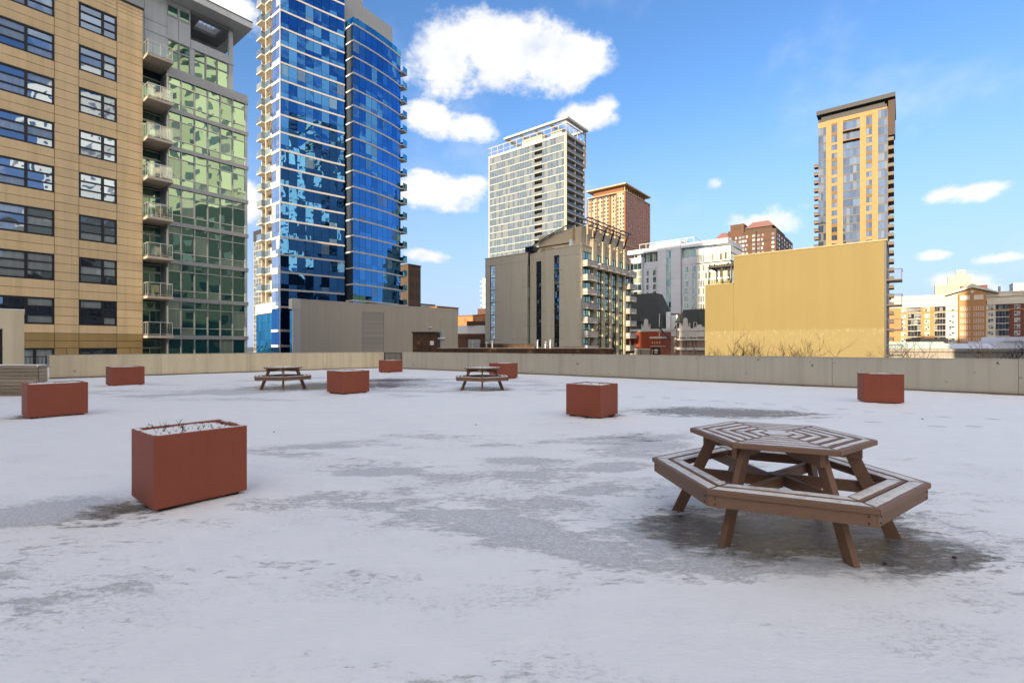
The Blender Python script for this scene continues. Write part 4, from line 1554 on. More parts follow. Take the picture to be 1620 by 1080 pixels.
# ================================================================== the metal clad podium in front of the tower
def build_podium():
    rz = math.atan2(.694, .72)
    t = thing("metal_clad_building", "low bronze grey metal clad block with a louvre panel, before the blue tower", "building", (-34.2, 76.0, 0), rz)
    top = 8.82
    MB().box(0.3, 32.2, 0.14, 1.3, STREET, top - 0.05).box(3.0, 32.2, 1.31, 9, STREET, top - .05).box(0.02, 0.5, 7.0, 18, STREET, top - .3).build("core", "tower_core", t)
    x = 1.16
    def pan(x0, x1, z0, z1):
        me = cached(('mp', round(x1 - x0, 2), round(z1 - z0, 2)), lambda: MB().box(0.004, x1 - x0 - .004, 0, 0.12, 0, z1 - z0).mesh("cladding_panel", "metal_siding"))
        put("cladding_panel", me, t, (x0, 0, z0))
    for i in range(8):
        w = (11.63 - 1.16) / 8
        pan(1.16 + w * i, 1.16 + w * (i + 1), STREET + 5, top)
    pan(11.63, 15.74, 7.45, top)
    for i in range(12):
        w = (32.3 - 15.74) / 12
        pan(15.74 + w * i, 15.74 + w * (i + 1), STREET + 5, top)
    MB().box(0.0, 32.35, -0.05, 0.3, top, top + 0.09).build("coping", "cap_cream", t)
    MB().box(11.66, 15.71, 0.10, 0.13, -7, 7.42).build("louvre_back", "dark_joint", t)
    sl = MB()
    z = -1.5
    while z < 7.35:
        sl.extrude([(11.68, 0.02, z), (15.69, 0.02, z), (15.69, 0.10, z + .13), (11.68, 0.10, z + .13)], (0, 0, 0.03))
        z += 0.17
    sl.build("louvre_slats", "louvre_metal", t, kind='stuff')
    # cream pilaster at the corner and the cap of the left-hand side
    MB().box(-0.04, 1.15, -0.03, 0.3, STREET, top - 1.5).build("corner_pilaster", "white_band", t)
    MB().box(-0.15, 1.15, -0.1, 1.4, top - 1.5, top + 0.12).build("corner_cap", "cap_cream", t)
    MB().box(-0.12, 0.6, 7.0, 18.1, 7.2, 8.95).build("roof_cap", "cap_cream", t)
    # curtain wall on the left-hand side
    for i in range(9):
        for j in range(6):
            y = 7.05 + i * 1.22
            z = -1.9 + j * 1.5
            me = cached('podp', lambda: MB().box(0.0, 1.19, 0.02, 0.05, 0, 1.47).mesh("pane", "glass_podium"))
            put("pane", me, t, (-0.06, y + 1.19, z), -math.pi / 2)
    for j in range(6):
        me = cached('podp2', lambda: MB().box(0.0, 0.9, 0.02, 0.05, 0, 1.47).mesh("pane", "glass_podium"))
        put("pane", me, t, (-0.03, 1.3, -1.9 + j * 1.5), -math.pi / 2)
    return t


build_podium()


# ================================================================== the taupe apartment building
def build_taupe():
    t = thing("stucco_apartment_building", "taupe stucco building with slit windows, stacked balconies and a black steel roof canopy", "building", (14.95, 104.0, 0), CITY)
    LA, LB, top = 27.74, 24.0, 23.1
    fl = 3.03
    # left-hand side: three wall blocks, the middle one set back
    core = MB()
    core.box(0.3, LB, 0.3, 9.4, STREET, top - .3).box(1.2, LB, 9.4, 14.6, STREET, 21.0).box(0.3, LB, 14.6, LA, STREET, top - .3)
    core.build("core", "dark_joint", t)
    def wall_a(x, y0, y1, slits, ztop, lowz=-3.0):
        """panels course by course on the x = const face, leaving the slits open"""
        edges = [y0]
        for s in sorted(slits):
            edges += [s[0], s[1]]
        edges.append(y1)
        zs = []
        z = lowz
        while z < ztop - 0.5:
            zs.append(z)
            z += fl
        zs.append(ztop)
        for i in range(0, len(edges), 2):
            w = edges[i + 1] - edges[i]
            nn = max(1, round(w / 4.4))
            for q in range(nn):
                a, b_ = edges[i] + w * q / nn, edges[i] + w * (q + 1) / nn
                for j in range(len(zs) - 1):
                    h = zs[j + 1] - zs[j]
                    me = cached(('tp', round(b_ - a, 2), round(h, 2)), lambda: MB().box(0.016, b_ - a - .016, 0, .28, .02, h - .02).mesh("wall_panel", "stucco_taupe"))
                    put("wall_panel", me, t, (x, b_, zs[j]), -math.pi / 2)
        for s in slits:
            zt = s[2]
            # over the slit the wall runs on to the top
            MB().box(x, x + .28, s[0] + .004, s[1] - .004, zt, ztop - .005).build("wall_panel", "stucco_taupe", t)
            z = lowz
            while z < zt - 0.4:
                h = min(fl, zt - z)
                me = window_mesh(round(s[1] - s[0] - .02, 2), round(h, 2), 2, 4, "frame_brown", "glass_strip", fw=.10, mw=.06)
                put("window", me, t, (x + .12, s[1] - .01, z), -math.pi / 2)
                z += fl
    wall_a(0, 0.0, 9.5, [(5.79, 7.13, 21.6)], top)
    wall_a(0.9, 9.52, 14.5, [(11.28, 12.71, 21.0)], 21.6)
    wall_a(0, 14.53, LA, [(24.61, 26.06, 21.2)], top)
    put("window", window_mesh(0.86, 23.0, 1, 9, "frame_brown", "glass_taupe"), t, (0.02, 14.50, -2.6), 0)
    for (a, b_) in ((1.2, 4.6), (8.0, 9.2)):
        MB().box(-0.03, -0.001, a, b_, -2, 20.2).build("relief_panel", "stucco_taupe", t)
    for (a, b_) in ((16.0, 18.2), (19.2, 22.8)):
        MB().box(-0.03, -0.001, a, b_, -2, 21.2).build("relief_panel", "stucco_taupe", t)
    cop = MB()
    cop.box(-.08, LB, -.08, 9.5, top, top + .18).box(.85, LB, 9.51, 14.5, 21.6, 21.78).box(-.08, LB, 14.51, LA + .1, top, top + .18)
    cop.build("coping", "stucco_cream", t)
    MB().box(0.9, 1.0, 9.5, 14.52, 21.61, top).build("roof_side", "stucco_taupe", t)
    # right-hand front: piers, window bays, balconies
    bays = [(0.50, 4.06), (6.5, 8.67), (10.02, 12.34), (13.6, 16.0), (17.19, 19.57), (20.97, 23.2)]
    piers = [(4.06, 6.5), (8.67, 10.02), (12.34, 13.6), (16.0, 17.19), (19.57, 20.97)]
    f = MB()
    f.box(0.0, 0.5, 0.0, .3, STREET, top).box(23.2, LB, 0.0, .3, STREET, top).box(0.5, 23.2, 0.02, .3, 21.9, top)
    f.build("front_wall", "stucco_cream", t)
    for i, (a, b_) in enumerate(piers):
        c = (a + b_) / 2
        MB().box(a, b_, 0.03, .3, STREET, 21.89).build("pier_wall", "stucco_cream", t)
        w = 0.5 if i else 0.85
        o = MB().box(c - w, c + w, -0.22, 0.02, STREET, top + 1.75).build("pier", "stucco_cream", t)
        MB().box(c - w - .12, c + w + .12, -0.34, .45, top + 1.755, top + 2.0).build("pier_cap", "stucco_cream", o)
        MB().box(c - w, c + w, 0.025, .9, top + .19, top + 1.75).build("pier_back", "stucco_cream", o)
    levels = [18.75 - fl * k for k in range(0, 8)]
    for i, (a, b_) in enumerate(bays):
        for k, z in enumerate(levels):
            h = 3.1 if k == 0 else fl - .28
            put("window", window_mesh(round(b_ - a, 2), round(h, 2), 2 if i else 3, 2, "frame_brown", "glass_taupe", fw=.12, mw=.1), t, (a, 0.10, z))
            if k:
                MB().box(a, b_, 0.06, .3, z + h, z + h + .28).build("spandrel", "frame_brown", t)
            else:
                MB().box(a, b_, 0.04, .3, z + h + .003, 21.899).build("spandrel", "stucco_cream", t)
    def balcony(x0, x1, z):
        w = x1 - x0
        o = put("balcony", cached(('tb', round(w, 2)), lambda: MB().box(0, w, -1.25, 0.04, -.22, 0).mesh("balcony", "stucco_taupe")), t, (x0, -0.05, z))
        def rail():
            b = MB()
            n = max(2, round(w / 1.0))
            for q in range(n):
                b.box(w * q / n + .03, w * (q + 1) / n - .03, -1.24, -1.20, .08, 1.1)
            b.box(0.0, 0.04, -1.18, 0.02, .08, 1.1).box(w - .04, w, -1.18, .02, .08, 1.1)
            return b.mesh("balcony_panel", "balcony_panel")
        put("balcony_panel", cached(('tbr', round(w, 2)), rail), o)
        put("handrail", cached(('tbh', round(w, 2)), lambda: MB().box(-.02, w + .02, -1.27, -1.18, 1.11, 1.16).mesh("handrail", "frame_brown")), o)
    for k, z in enumerate(levels):
        balcony(0.15, 4.9, z)
        balcony(20.8, 24.6, z)
    for i in (1, 2, 3, 4):
        balcony(bays[i][0] - .42, bays[i][1] + .42, levels[0])
    # set-back penthouse with a curved gable wall
    prof = [(12.1, 23.2), (12.1, 26.6), (0.8, 27.5), (0.8, 23.2)]
    MB().extrude([(1.0, y, z) for y, z in prof], (20.5, 0, 0)).build("penthouse", "stucco_cream", t)
    for a in (2.6, 6.6, 10.6, 14.6, 18.0):
        MB().box(a, a + 2.4, 0.72, 0.79, 24.2, 27.0).build("relief_panel", "stucco_cream", t)
    MB().box(0.93, 0.99, 3.0, 12.8, 24.0, 24.25).build("gable_rail", "frame_brown", t)
    MB().box(0.90, .98, 8.2, 11.2, 23.3, 23.75).build("gable_vent", "golden_panel", t)
    # black steel canopy: curved trusses, leaning posts, purlins
    arc = [(14.4, 24.3), (12.0, 25.3), (9.5, 26.25), (7.0, 27.1), (4.5, 27.85), (1.5, 28.45), (-1.2, 28.8)]
    tr = MB()
    for x in (0.55, 5.28, 10.7, 12.97, 16.6, 20.27):
        seg = list(zip(arc, arc[1:]))
        for (y0, z0), (y1, z1) in (seg if x < 1 else seg[-2:]):
            tr.bar((x, y0, z0), (x, y1, z1), .16, .16)
            tr.bar((x, y0, z0 - .45), (x, y1, z1 - .45), .10, .10)
            tr.bar((x, y0, z0 - .45), (x, y1, z1), .06, .06)
    tr.build("canopy_truss", "black_metal", t)
    for x in (5.28, 9.35, 12.97, 16.6, 20.27):
        MB().bar((x, 0.15, top + 2.0), (x, -0.9, 28.5), .30, .30).build("canopy_post", "black_metal", t)
    for (y, z) in ((-1.2, 28.7), (1.5, 28.35), (4.5, 27.75), (0.1, 28.55)):
        MB().bar((0.4, y, z + .2), (21.8, y, z + .2), .18, .22).build("canopy_purlin", "black_metal", t)
    # masts and panel antennas on the roof edge
    for (x, y, z0, h, w) in ((0.55, 3.3, 24.6, 2.7, .5), (2.0, 0.5, 25.6, 2.4, .5), (4.2, .5, 25.4, 1.4, .5)):
        o = MB().box(x - w / 2, x + w / 2, y - .9, y - .6, z0, z0 + h).build("panel_antenna", "antenna_tan", t)
        MB().box(x - .04, x + .04, y - .58, y - .5, 23.2, z0 + h).build("mast", "railing_metal", o)
    MB().box(.3, 1.2, 2.6, 3.4, 23.3, 24.7).build("equipment_cabinet", "white_paint", t)
    MB().box(1.4, 2.1, 1.2, 2.1, 23.3, 24.8).build("equipment_cabinet", "white_paint", t)
    MB().box(0.2, 2.2, 13.2, 15.4, 23.28, 24.6).build("roof_plant", "glass_dark", t)
    return t


build_taupe()


# ================================================================== far towers
def build_white_tower():
    t = thing("white_apartment_tower", "pale cream slab tower with floor bands and a floating roof frame, behind the taupe building", "tower", (20.7, 185.0, 0), CITY)
    LA, LB = 39.4, 13.7
    top, fl = 82.1, 2.95
    MB().box(0.5, LB - 1.8, 1.9, 11.3, STREET, top).box(0.5, LB - .1, 15.3, LA, STREET, top).box(2.2, LB - .1, 11.3, 15.3, STREET, top).build("core", "tower_inside", t)
    MB().box(0.05, 0.5, 0.0, 1.0, STREET, top).box(LB - .6, LB, 0.0, 1.5, STREET, top).box(6.6, 7.1, 0.2, 1.9, STREET, top).box(0.0, .5, LA - .5, LA, STREET, top).build("column", "tower_tan", t)
    g = MB()
    m = MB()
    rr = random.Random(5)
    n = int((top - 4) / fl)
    for k in range(n):
        z1 = top - fl * k
        z0 = z1 - fl
        MB().box(-.06, .6, -.05, LA, z0 - .16, z0 + .16).box(0.6, LB + .05, -.05, 1.9, z0 - .2, z0 + .16).build("floor_slab", "white_tower_band", t)
        segs = [(1.0, 11.4, 8), (15.2, LA - .5, 19)]
        for (a, b_, c) in segs:
            w = (b_ - a) / c
            for i in range(c):
                y = a + i * w
                g.face([(0.12, y + w - .04, z0 + .16), (0.12, y + .04, z0 + .16), (.12, y + .04, z1 - .16), (.12, y + w - .04, z1 - .16)])
                m.box(.10, .16, y - .03, y + .03, z0 + .26, z1 - .26)
        # balcony rails
        for (x0, x1) in ((.7, 6.5), (7.2, LB - .7)):
            g.face([(x0, -.02, z0 + .2), (x1, -.02, z0 + .2), (x1, -.02, z0 + 1.2), (x0, -.02, z0 + 1.2)])
        g.face([(0.02, 15.1, z0 + .27), (.02, 11.5, z0 + .27), (.02, 11.5, z0 + 1.25), (.02, 15.1, z0 + 1.25)])
        MB().box(LB + .06, LB + 1.1, 2.4, 5.5, z0 - .1, z0 + .1).box(LB + 1.0, LB + 1.1, 2.4, 5.5, z0 + .1, z0 + 1.1).build("balcony", "white_tower_band", t)
    g.build("glazing", "glass_white_tower", t, kind='stuff')
    m.build("mullions", "tower_grey", t, kind='stuff')
    MB().box(-.1, LB + .1, -.1, LA + .05, top - .25, top + .75).build("roof_parapet", "white_tower_band", t)
    f = MB()
    for i in range(12):
        y = LA * i / 11.5
        f.box(-.05, .15, y, y + .2, top + .76, top + 4.0)
    for i in range(1, 6):
        x = LB * i / 5 - .2
        f.box(x, x + .2, -.05, .15, top + .76, top + 4.0)
    f.box(-.06, .2, 0, LA, top + 4.0, top + 4.3).box(0.2, LB, -.06, .2, top + 4.0, top + 4.3).box(-.03, .1, 0, LA, top + 2.1, top + 2.25)
    f.build("roof_railing", "tower_tan", t)
    c = MB()
    c.box(-1.2, .2, -1.2, 30, top + 5.2, top + 6.0).box(.2, LB + .8, -1.2, .4, top + 5.2, top + 6).box(LB - .5, LB + .8, .4, 30, top + 5.2, top + 6).box(.2, LB - .5, 28.8, 30, top + 5.2, top + 6)
    for i in range(1, 4):
        c.box(.2, LB - .5, 30 * i / 4 - .4, 30 * i / 4 + .4, top + 5.3, top + 5.9)
    c.build("roof_frame", "white_tower_band", t)
    MB().box(3, 10, 4, 9, top + .76, top + 4.5).box(2.5, 10, 13, 23, top + .76, top + 4.8).build("roof_house", "white_tower_band", t)
    MB().box(LB + .82, LB + 1.1, 0, .5, top - 9, top + 5.1).build("corner_fin", "tower_tan", t)
    return t


build_white_tower()


def build_red_tower():
    t = thing("brick_tower", "tall red and cream brick tower with an overhanging flat roof, behind the taupe building's canopy", "tower", (93.0, 400.0, 0), CITY)
    LA, LB, top, fl = 35.0, 50.0, 129.0, 3.05
    MB().box(0, LB, 0, 8, STREET, top).box(2.5, LB, 8, 13.8, STREET, top).box(0, LB, 13.8, LA, STREET, top - 2).build("wall", "cream_stone", t)
    g = MB()
    for k in range(46):
        z = top - 3.2 - fl * k
        for i in range(7):
            y = 14.6 + i * 2.85
            g.box(-.08, .02, y + .5, y + 2.0, z, z + 1.7)
        for i in range(3):
            y = 1.0 + i * 2.4
            g.box(-.08, .02, y, y + 1.4, z, z + 1.7)
        for i in range(2):
            g.box(2.42, 2.52, 8.6 + i * 2.5, 10.1 + i * 2.5, z, z + 1.7)
        for i in range(12):
            x = 1.6 + i * 4.05
            g.box(x + .4, x + 1.5, -.08, .02, z, z + 1.7)
            g.box(x + 1.9, x + 2.9, -.08, .02, z, z + 1.7)
    g.build("windows", "glass_dark", t, kind='stuff')
    for y in (14.0, 19.6, 25.2, 30.8, 34.6):
        MB().box(-.35, .0, y, y + .9, STREET, top - 1.8).build("pier", "red_pier", t)
    for y in (0.0, 7.4):
        MB().box(-.35, 0, y, y + .7, STREET, top).build("pier", "red_pier", t)
    for i in range(13):
        x = 0.0 + i * 4.05
        MB().box(x, x + 1.3, -.4, 0, STREET, top - .2).build("pier", "red_pier", t)
    for z in (top - .6, top - 45):
        MB().box(-.5, LB + .4, -.5, LA + .4, z, z + .8).build("cornice", "cream_stone", t)
    MB().box(3, LB - 4, 3, LA - 4, top + .2, 134.2).build("plant_storey", "red_pier", t)
    MB().box(12, 26, 12, 24, 134.3, 139.5).build("roof_house", "red_pier", t)
    for i in range(10):
        MB().box(3 + i * 4.4, 3.7 + i * 4.4, 1.6, 2.4, top + .2, 134.2).build("column", "cream_stone", t)
    MB().box(-1.0, LB + 0, -1.0, LA + 1, 134.3, 135.4).build("roof", "cream_stone", t)
    return t


build_red_tower()


def build_hotel():
    t = thing("white_hotel", "white panelled mid-rise with a sunlit glazed corner block above the ochre wall", "building", (75.84, 200.0, 0), CITY)
    # main block
    MB().box(0.2, 22, -2, 30.5, STREET, 37.9).build("core", "dark_joint", t)
    def pan(x, y0, y1, z0, z1):
        me = cached(('hp', round(y1 - y0, 2), round(z1 - z0, 2)), lambda: MB().box(.02, y1 - y0 - .02, 0, .3, .02, z1 - z0 - .02).mesh("wall_panel", "white_panel"))
        put("wall_panel", me, t, (x, y1, z0), -math.pi / 2)
    fl = 3.05
    # pier block in the middle, two panels wide either side of a glass strip
    for k in range(15):
        z0 = 44.9 - fl * (k + 1)
        pan(-1.6, 12.19, 15.95, z0, z0 + fl)
        pan(-1.6, 5.98, 10.01, z0, z0 + fl)
        put("window", window_mesh(2.1, round(fl - .05, 2), 2, 1, "white_panel", "glass_hotel", fw=.08), t, (-1.5, 12.15, z0), -math.pi / 2) if k else pan(-1.6, 10.02, 12.18, z0, z0 + fl)
    MB().box(-1.3, 6, 6.0, 15.93, STREET, 45.0).build("pier_block", "white_panel", t)
    # plain walls with paired windows either side
    wins_r = [(3.35, 4.93), (0.51, 1.80)]
    wins_l = [(17.22, 18.64), (20.66, 21.67)]
    for (a, b_, ws) in ((-1.5, 5.97, wins_r), (15.96, 22.6, wins_l)):
        MB().box(-.02, .2, a, b_, 35.2, 38.0).build("wall_panel", "white_panel", t)
        for k in range(13):
            z0 = 35.1 - fl * (k + 1)
            MB().box(-.02, .2, a, b_, z0 + 2.35, z0 + fl).build("wall_panel", "white_panel", t)
            ys = [a] + [v for w in sorted(ws) for v in w] + [b_]
            for q in range(0, len(ys), 2):
                if ys[q + 1] - ys[q] > .05:
                    MB().box(-.02, .2, ys[q], ys[q + 1], z0 + .002, z0 + 2.348).build("wall_panel", "white_panel", t)
            for (w0, w1) in ws:
                put("window", window_mesh(round(w1 - w0, 2), 2.34, 2, 1, "white_panel", "glass_hotel", fw=.05), t, (.05, w1, z0), -math.pi / 2)
    # set back top storey with big panes under a roof that juts out
    for (a, b_, n) in ((-6.5, 5.9, 4), (16.0, 27.5, 4)):
        w = (b_ - a) / n
        for i in range(n):
            put("window", window_mesh(round(w, 2), 3.9, 2, 1, "white_panel", "glass_hotel", fw=.14), t, (.6, a + (i + 1) * w, 38.1), -math.pi / 2)
    MB().box(1.0, 20, -6.5, 27.4, 38.05, 42.1).build("top_storey", "tower_inside", t)
    MB().box(-1.2, 21, -12.5, 5.95, 42.15, 44.0).box(-.8, 21, 15.96, 30.2, 42.15, 44.0).box(-.9, 21, 5.96, 15.95, 45.1, 45.4).build("roof", "white_panel", t)
    r = MB()
    for i in range(9):
        r.box(3, 3.2, 2 + i * 3, 2.2 + i * 3, 44.05, 47.0)
    r.box(2.95, 3.15, 2, 26.3, 46.8, 47.05).box(3.2, 12, 2, 2.2, 46.8, 47).box(4, 12, 6, 22, 44.05, 46.4)
    r.build("roof_screen", "light_metal_panel", t)
    # glazed part at the far end
    MB().box(-2.7, .15, 22.62, 30.5, STREET, 37.6).build("end_block", "white_panel", t)
    MB().box(-3.1, .18, 22.4, 31, 37.62, 40.0).build("end_roof", "white_panel", t)
    for k in range(13):
        z0 = 37.55 - fl * (k + 1)
        MB().box(-3.0, -2.6, 22.5, 30.6, z0, z0 + .3).build("floor_band", "white_panel", t)
        for (a, b_) in ((22.7, 26.2), (26.3, 30.4)):
            put("window", window_mesh(round(b_ - a, 2), fl - .3, 2, 1, "white_panel", "glass_hotel", fw=.06), t, (-2.95, b_, z0 + .3), -math.pi / 2)
    # sunlit corner block, nearer
    ox, oy = 82.99 - 75.84, 185.0 - 200.0
    lx, ly = ox * CB[0] + oy * CB[1], ox * CA[0] + oy * CA[1]
    MB().box(lx + .3, lx + 16.2, ly + .3, ly + 12.4, STREET, 37.3).build("core", "tower_inside", t)
    MB().box(lx - .1, lx + 16.5, ly - .1, ly + 12.7, 37.35, 39.7).build("corner_roof", "white_sunny_frame", t)
    for k in range(13):
        z0 = 37.3 - fl * (k + 1) - (0.6 if k else 0)
        h = fl + (.6 if k == 0 else 0)
        for i in range(3):
            w = 12.4 / 3
            put("window", window_mesh(round(w - .02, 2), round(h, 2), 4, 1, "white_sunny_frame", "glass_gold_room", fw=.30, mw=.12), t, (lx, ly + (i + 1) * w, z0), -math.pi / 2)
        for i in range(4):
            put("window", window_mesh(4.0, round(h, 2), 2, 1, "white_sunny_frame", "glass_hotel", fw=.30, mw=.12), t, (lx + .1 + i * 4.03, ly, z0), 0)
    return t


build_hotel()


def build_brown_block():
    t = thing("brown_brick_block", "dark brown brick apartment block with plum roofs, far behind the ochre wall", "building", (187.3, 345.0, 0), CITY)
    top, fl = 85.0, 3.1
    MB().box(0, 66, 0, 12.6, STREET, top).box(-1.2, 60, 12.7, 21.9, STREET, top - .4).box(-.2, 60, 21.95, 33, STREET, top - 3).box(-.6, 60, 33.05, 43, STREET, top - 6).build("wall", "brown_brick", t)
    MB().box(66.02, 74, 1.5, 12, STREET, top - 1.5).build("stair_tower", "brown_brick", t)
    for k in range(7):
        z = top - 2.2 - fl * 2 * k
        MB().box(-.1, 0, 0.05, 12.55, z, z + 1.6).box(-1.3, -1.2, 12.75, 21.85, z, z + 1.6).box(-.3, -.2, 22.0, 33, z - 2, z - .4).box(.05, 66, -.1, 0, z, z + 1.6).build("brick_band", "brown_brick_dark", t)
    g = MB()
    for k in range(14):
        z = top - 4.6 - fl * k
        for (x, ys) in ((-.12, (1.2, 8.0, 10.6)), (-1.32, (13.6, 18.4, 20.6)), (-.32, (23.0, 26.0, 30.0)), (-.72, (34, 37, 40.5))):
            for i, y in enumerate(ys):
                y = y + ((k % 2) * .6 if i == 1 else 0)
                w = 1.7 if i != 1 else 1.1
                g.box(x - .06, x + .1, y, y + w, z, z + 1.7)
        for x in (4, 10, 20, 30, 40, 52, 60):
            g.box(x, x + 2.2, -.16, .05, z, z + 1.8)
    g.build("windows", "glass_house", t, kind='stuff')
    def hip(x0, x1, y0, y1, z0, z1, ins):
        b = MB()
        lo = [(x0, y0, z0), (x1, y0, z0), (x1, y1, z0), (x0, y1, z0)]
        hi = [(x0 + ins, y0 + ins, z1), (x1 - ins, y0 + ins, z1), (x1 - ins, y1 - ins, z1), (x0 + ins, y1 - ins, z1)]
        b.face(lo[::-1]); b.face(hi)
        for i in range(4):
            j = (i + 1) % 4
            b.face([lo[i], lo[j], hi[j], hi[i]])
        return b
    MB().box(2, 40, 3, 33, top - 3, top + 2.5).build("roof_storey", "brown_brick_dark", t)
    hip(1.0, 44, 1.5, 21, top + 2.6, top + 7.6, 4.5).build("roof", "roof_plum", t)
    MB().box(-.5, 22, 21.2, 30.5, top - 3, top + 6.5).build("roof_tower", "brown_brick", t)
    MB().box(-.62, -.52, 23, 28.5, top + 2.8, top + 5.2).build("louvre_opening", "brown_brick_dark", t)
    hip(-.8, 30, 30.6, 42.5, top - 3, top + 2.5, 4.5).build("roof", "roof_plum", t)
    MB().box(52, 64, 2, 9, top, top + 2.5).build("roof_plant", "glass_dark", t)
    return t


build_brown_block()


def build_right_tower():
    t = thing("golden_apartment_tower", "slim golden tower with dark tilted roof slab and small balconies, right behind the ochre wall", "tower", (142.95, 185.0, 0), CITY)
    LA, LB, top, fl = 22.6, 24.0, 92.6, 3.3
    MB().box(0.35, LB, .2, LA - .1, STREET, top - .2).build("core", "tower_inside", t)
    pan = lambda y0, y1, z0, z1, mat="tower_gold", x=0.0: MB().box(x, x + .34, y0, y1, z0, z1).build("wall_panel", mat, t)
    zf = 82.9         # top of the regular storeys
    # upright strips of golden wall
    for (a, b_) in ((18.1, 19.9), (14.25, 16.05), (6.81, 8.69), (3.07, 4.83)):
        z = zf
        pan(a, b_, zf + .02, top - 1.6, "tower_gold_dark" if False else "tower_gold")
        k = 0
        while z > -2:
            pan(a, b_, z - fl * 2 + .03, z)
            z -= fl * 2
    pan(3.07, 19.9, top - 1.58, top)
    pan(3.07, 14.2, zf - .3 + .02, zf, x=-.02) if False else None
    pan(0.2, 3.05, top - .8, top - .1)
    pan(19.92, LA, top - 2.4, top - .1)
    # small windows in the two narrow columns
    for (a, b_) in ((16.05, 18.1), (4.83, 6.81)):
        w = b_ - a
        pan(a + .002, b_ - .002, zf - .55, zf + .3, x=.03)
        for q in range(2):
            z0 = zf + .35 + q * 4.05
            put("window", window_mesh(round(w, 2), 2.9, 2, 1, "frame_brown", "glass_tower_right", fw=.12), t, (.08, b_, z0), -math.pi / 2)
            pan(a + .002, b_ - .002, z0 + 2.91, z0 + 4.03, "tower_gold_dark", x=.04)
        for k in range(27):
            z0 = zf - .55 - fl * (k + 1) + 1.1
            if z0 < -1:
                break
            put("window", window_mesh(round(w, 2), 2.15, 2, 1, "frame_brown", "glass_tower_right", fw=.12), t, (.08, b_, z0), -math.pi / 2)
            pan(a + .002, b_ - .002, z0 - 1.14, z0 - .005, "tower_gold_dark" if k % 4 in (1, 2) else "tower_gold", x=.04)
    # glazed bays
    for (a, b_, n, bay) in ((8.69, 14.25, 5, 0), (0.13, 3.07, 3, 1), (19.9, LA, 3, 1)):
        k = 0
        z = top - 2.3 if not bay else (top - .85 if a < 5 else top - 2.45)
        while z > 0:
            h = fl if (k > 1 or bay) else 3.9
            put("window", window_mesh(round(b_ - a - .01, 2), round(h - .45, 2), n, 1, "frame_brown", "glass_tower_right", fw=.05, mw=.06), t, (.10 if not bay else .0, b_ - .005, z - h + .45), -math.pi / 2)
            MB().box(.06, .34, a, b_, z - h, z - h + .44).build("spandrel", "frame_brown", t)
            if not bay and k < 2:
                o = MB().box(-1.5, .05, a, b_, z - h - .02, z - h + .18).build("balcony", "tower_gold", t)
                MB().box(-1.5, -1.46, a, b_, z - h + 1.1, z - h + 1.2).box(-1.5, -1.46, a, b_, z - h + .5, z - h + .55).build("railing", "frame_brown", o)
            z -= h
            k += 1
    # side balconies
    bl = MB().box(.8, 4.2, LA, LA + 1.7, -.2, .05).mesh("balcony", "tower_gold")
    br = MB().box(.8, 4.2, LA + 1.62, LA + 1.7, .06, 1.1).box(.8, .86, LA, LA + 1.6, .06, 1.1).mesh("railing", "frame_brown")
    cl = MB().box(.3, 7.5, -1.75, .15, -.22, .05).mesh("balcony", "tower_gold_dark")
    cr = MB().box(.3, 7.5, -1.75, -1.68, .06, 1.1).box(.3, .36, -1.66, .15, .06, 1.1).mesh("railing", "frame_brown")
    for k in range(26):
        z = 78.5 - fl * k
        if z < -2:
            break
        if k > 0:
            o = put("balcony", bl, t, (0, 0, z)); put("railing", br, o)
        o = put("balcony", cl, t, (0, 0, z + 1.2)); put("railing", cr, o)
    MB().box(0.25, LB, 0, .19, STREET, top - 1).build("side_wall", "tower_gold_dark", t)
    MB().box(0.3, 7.0, -2.1, -.02, 81.5, 95.0).build("side_screen", "brown_soffit", t)
    # roof: lower glass screen, dark soffit and the slab
    MB().box(.6, LB - 1, 1.0, LA - 1, top, 95.2).build("roof_storey", "roof_dark", t)
    MB().box(.12, .2, .4, LA, top + .02, top + 1.1).build("roof_screen", "roof_dark", t)
    MB().box(-1.4, LB, -2.2, LA + .5, 95.25, 96.85).build("roof", "roof_dark", t)
    return t


build_right_tower()


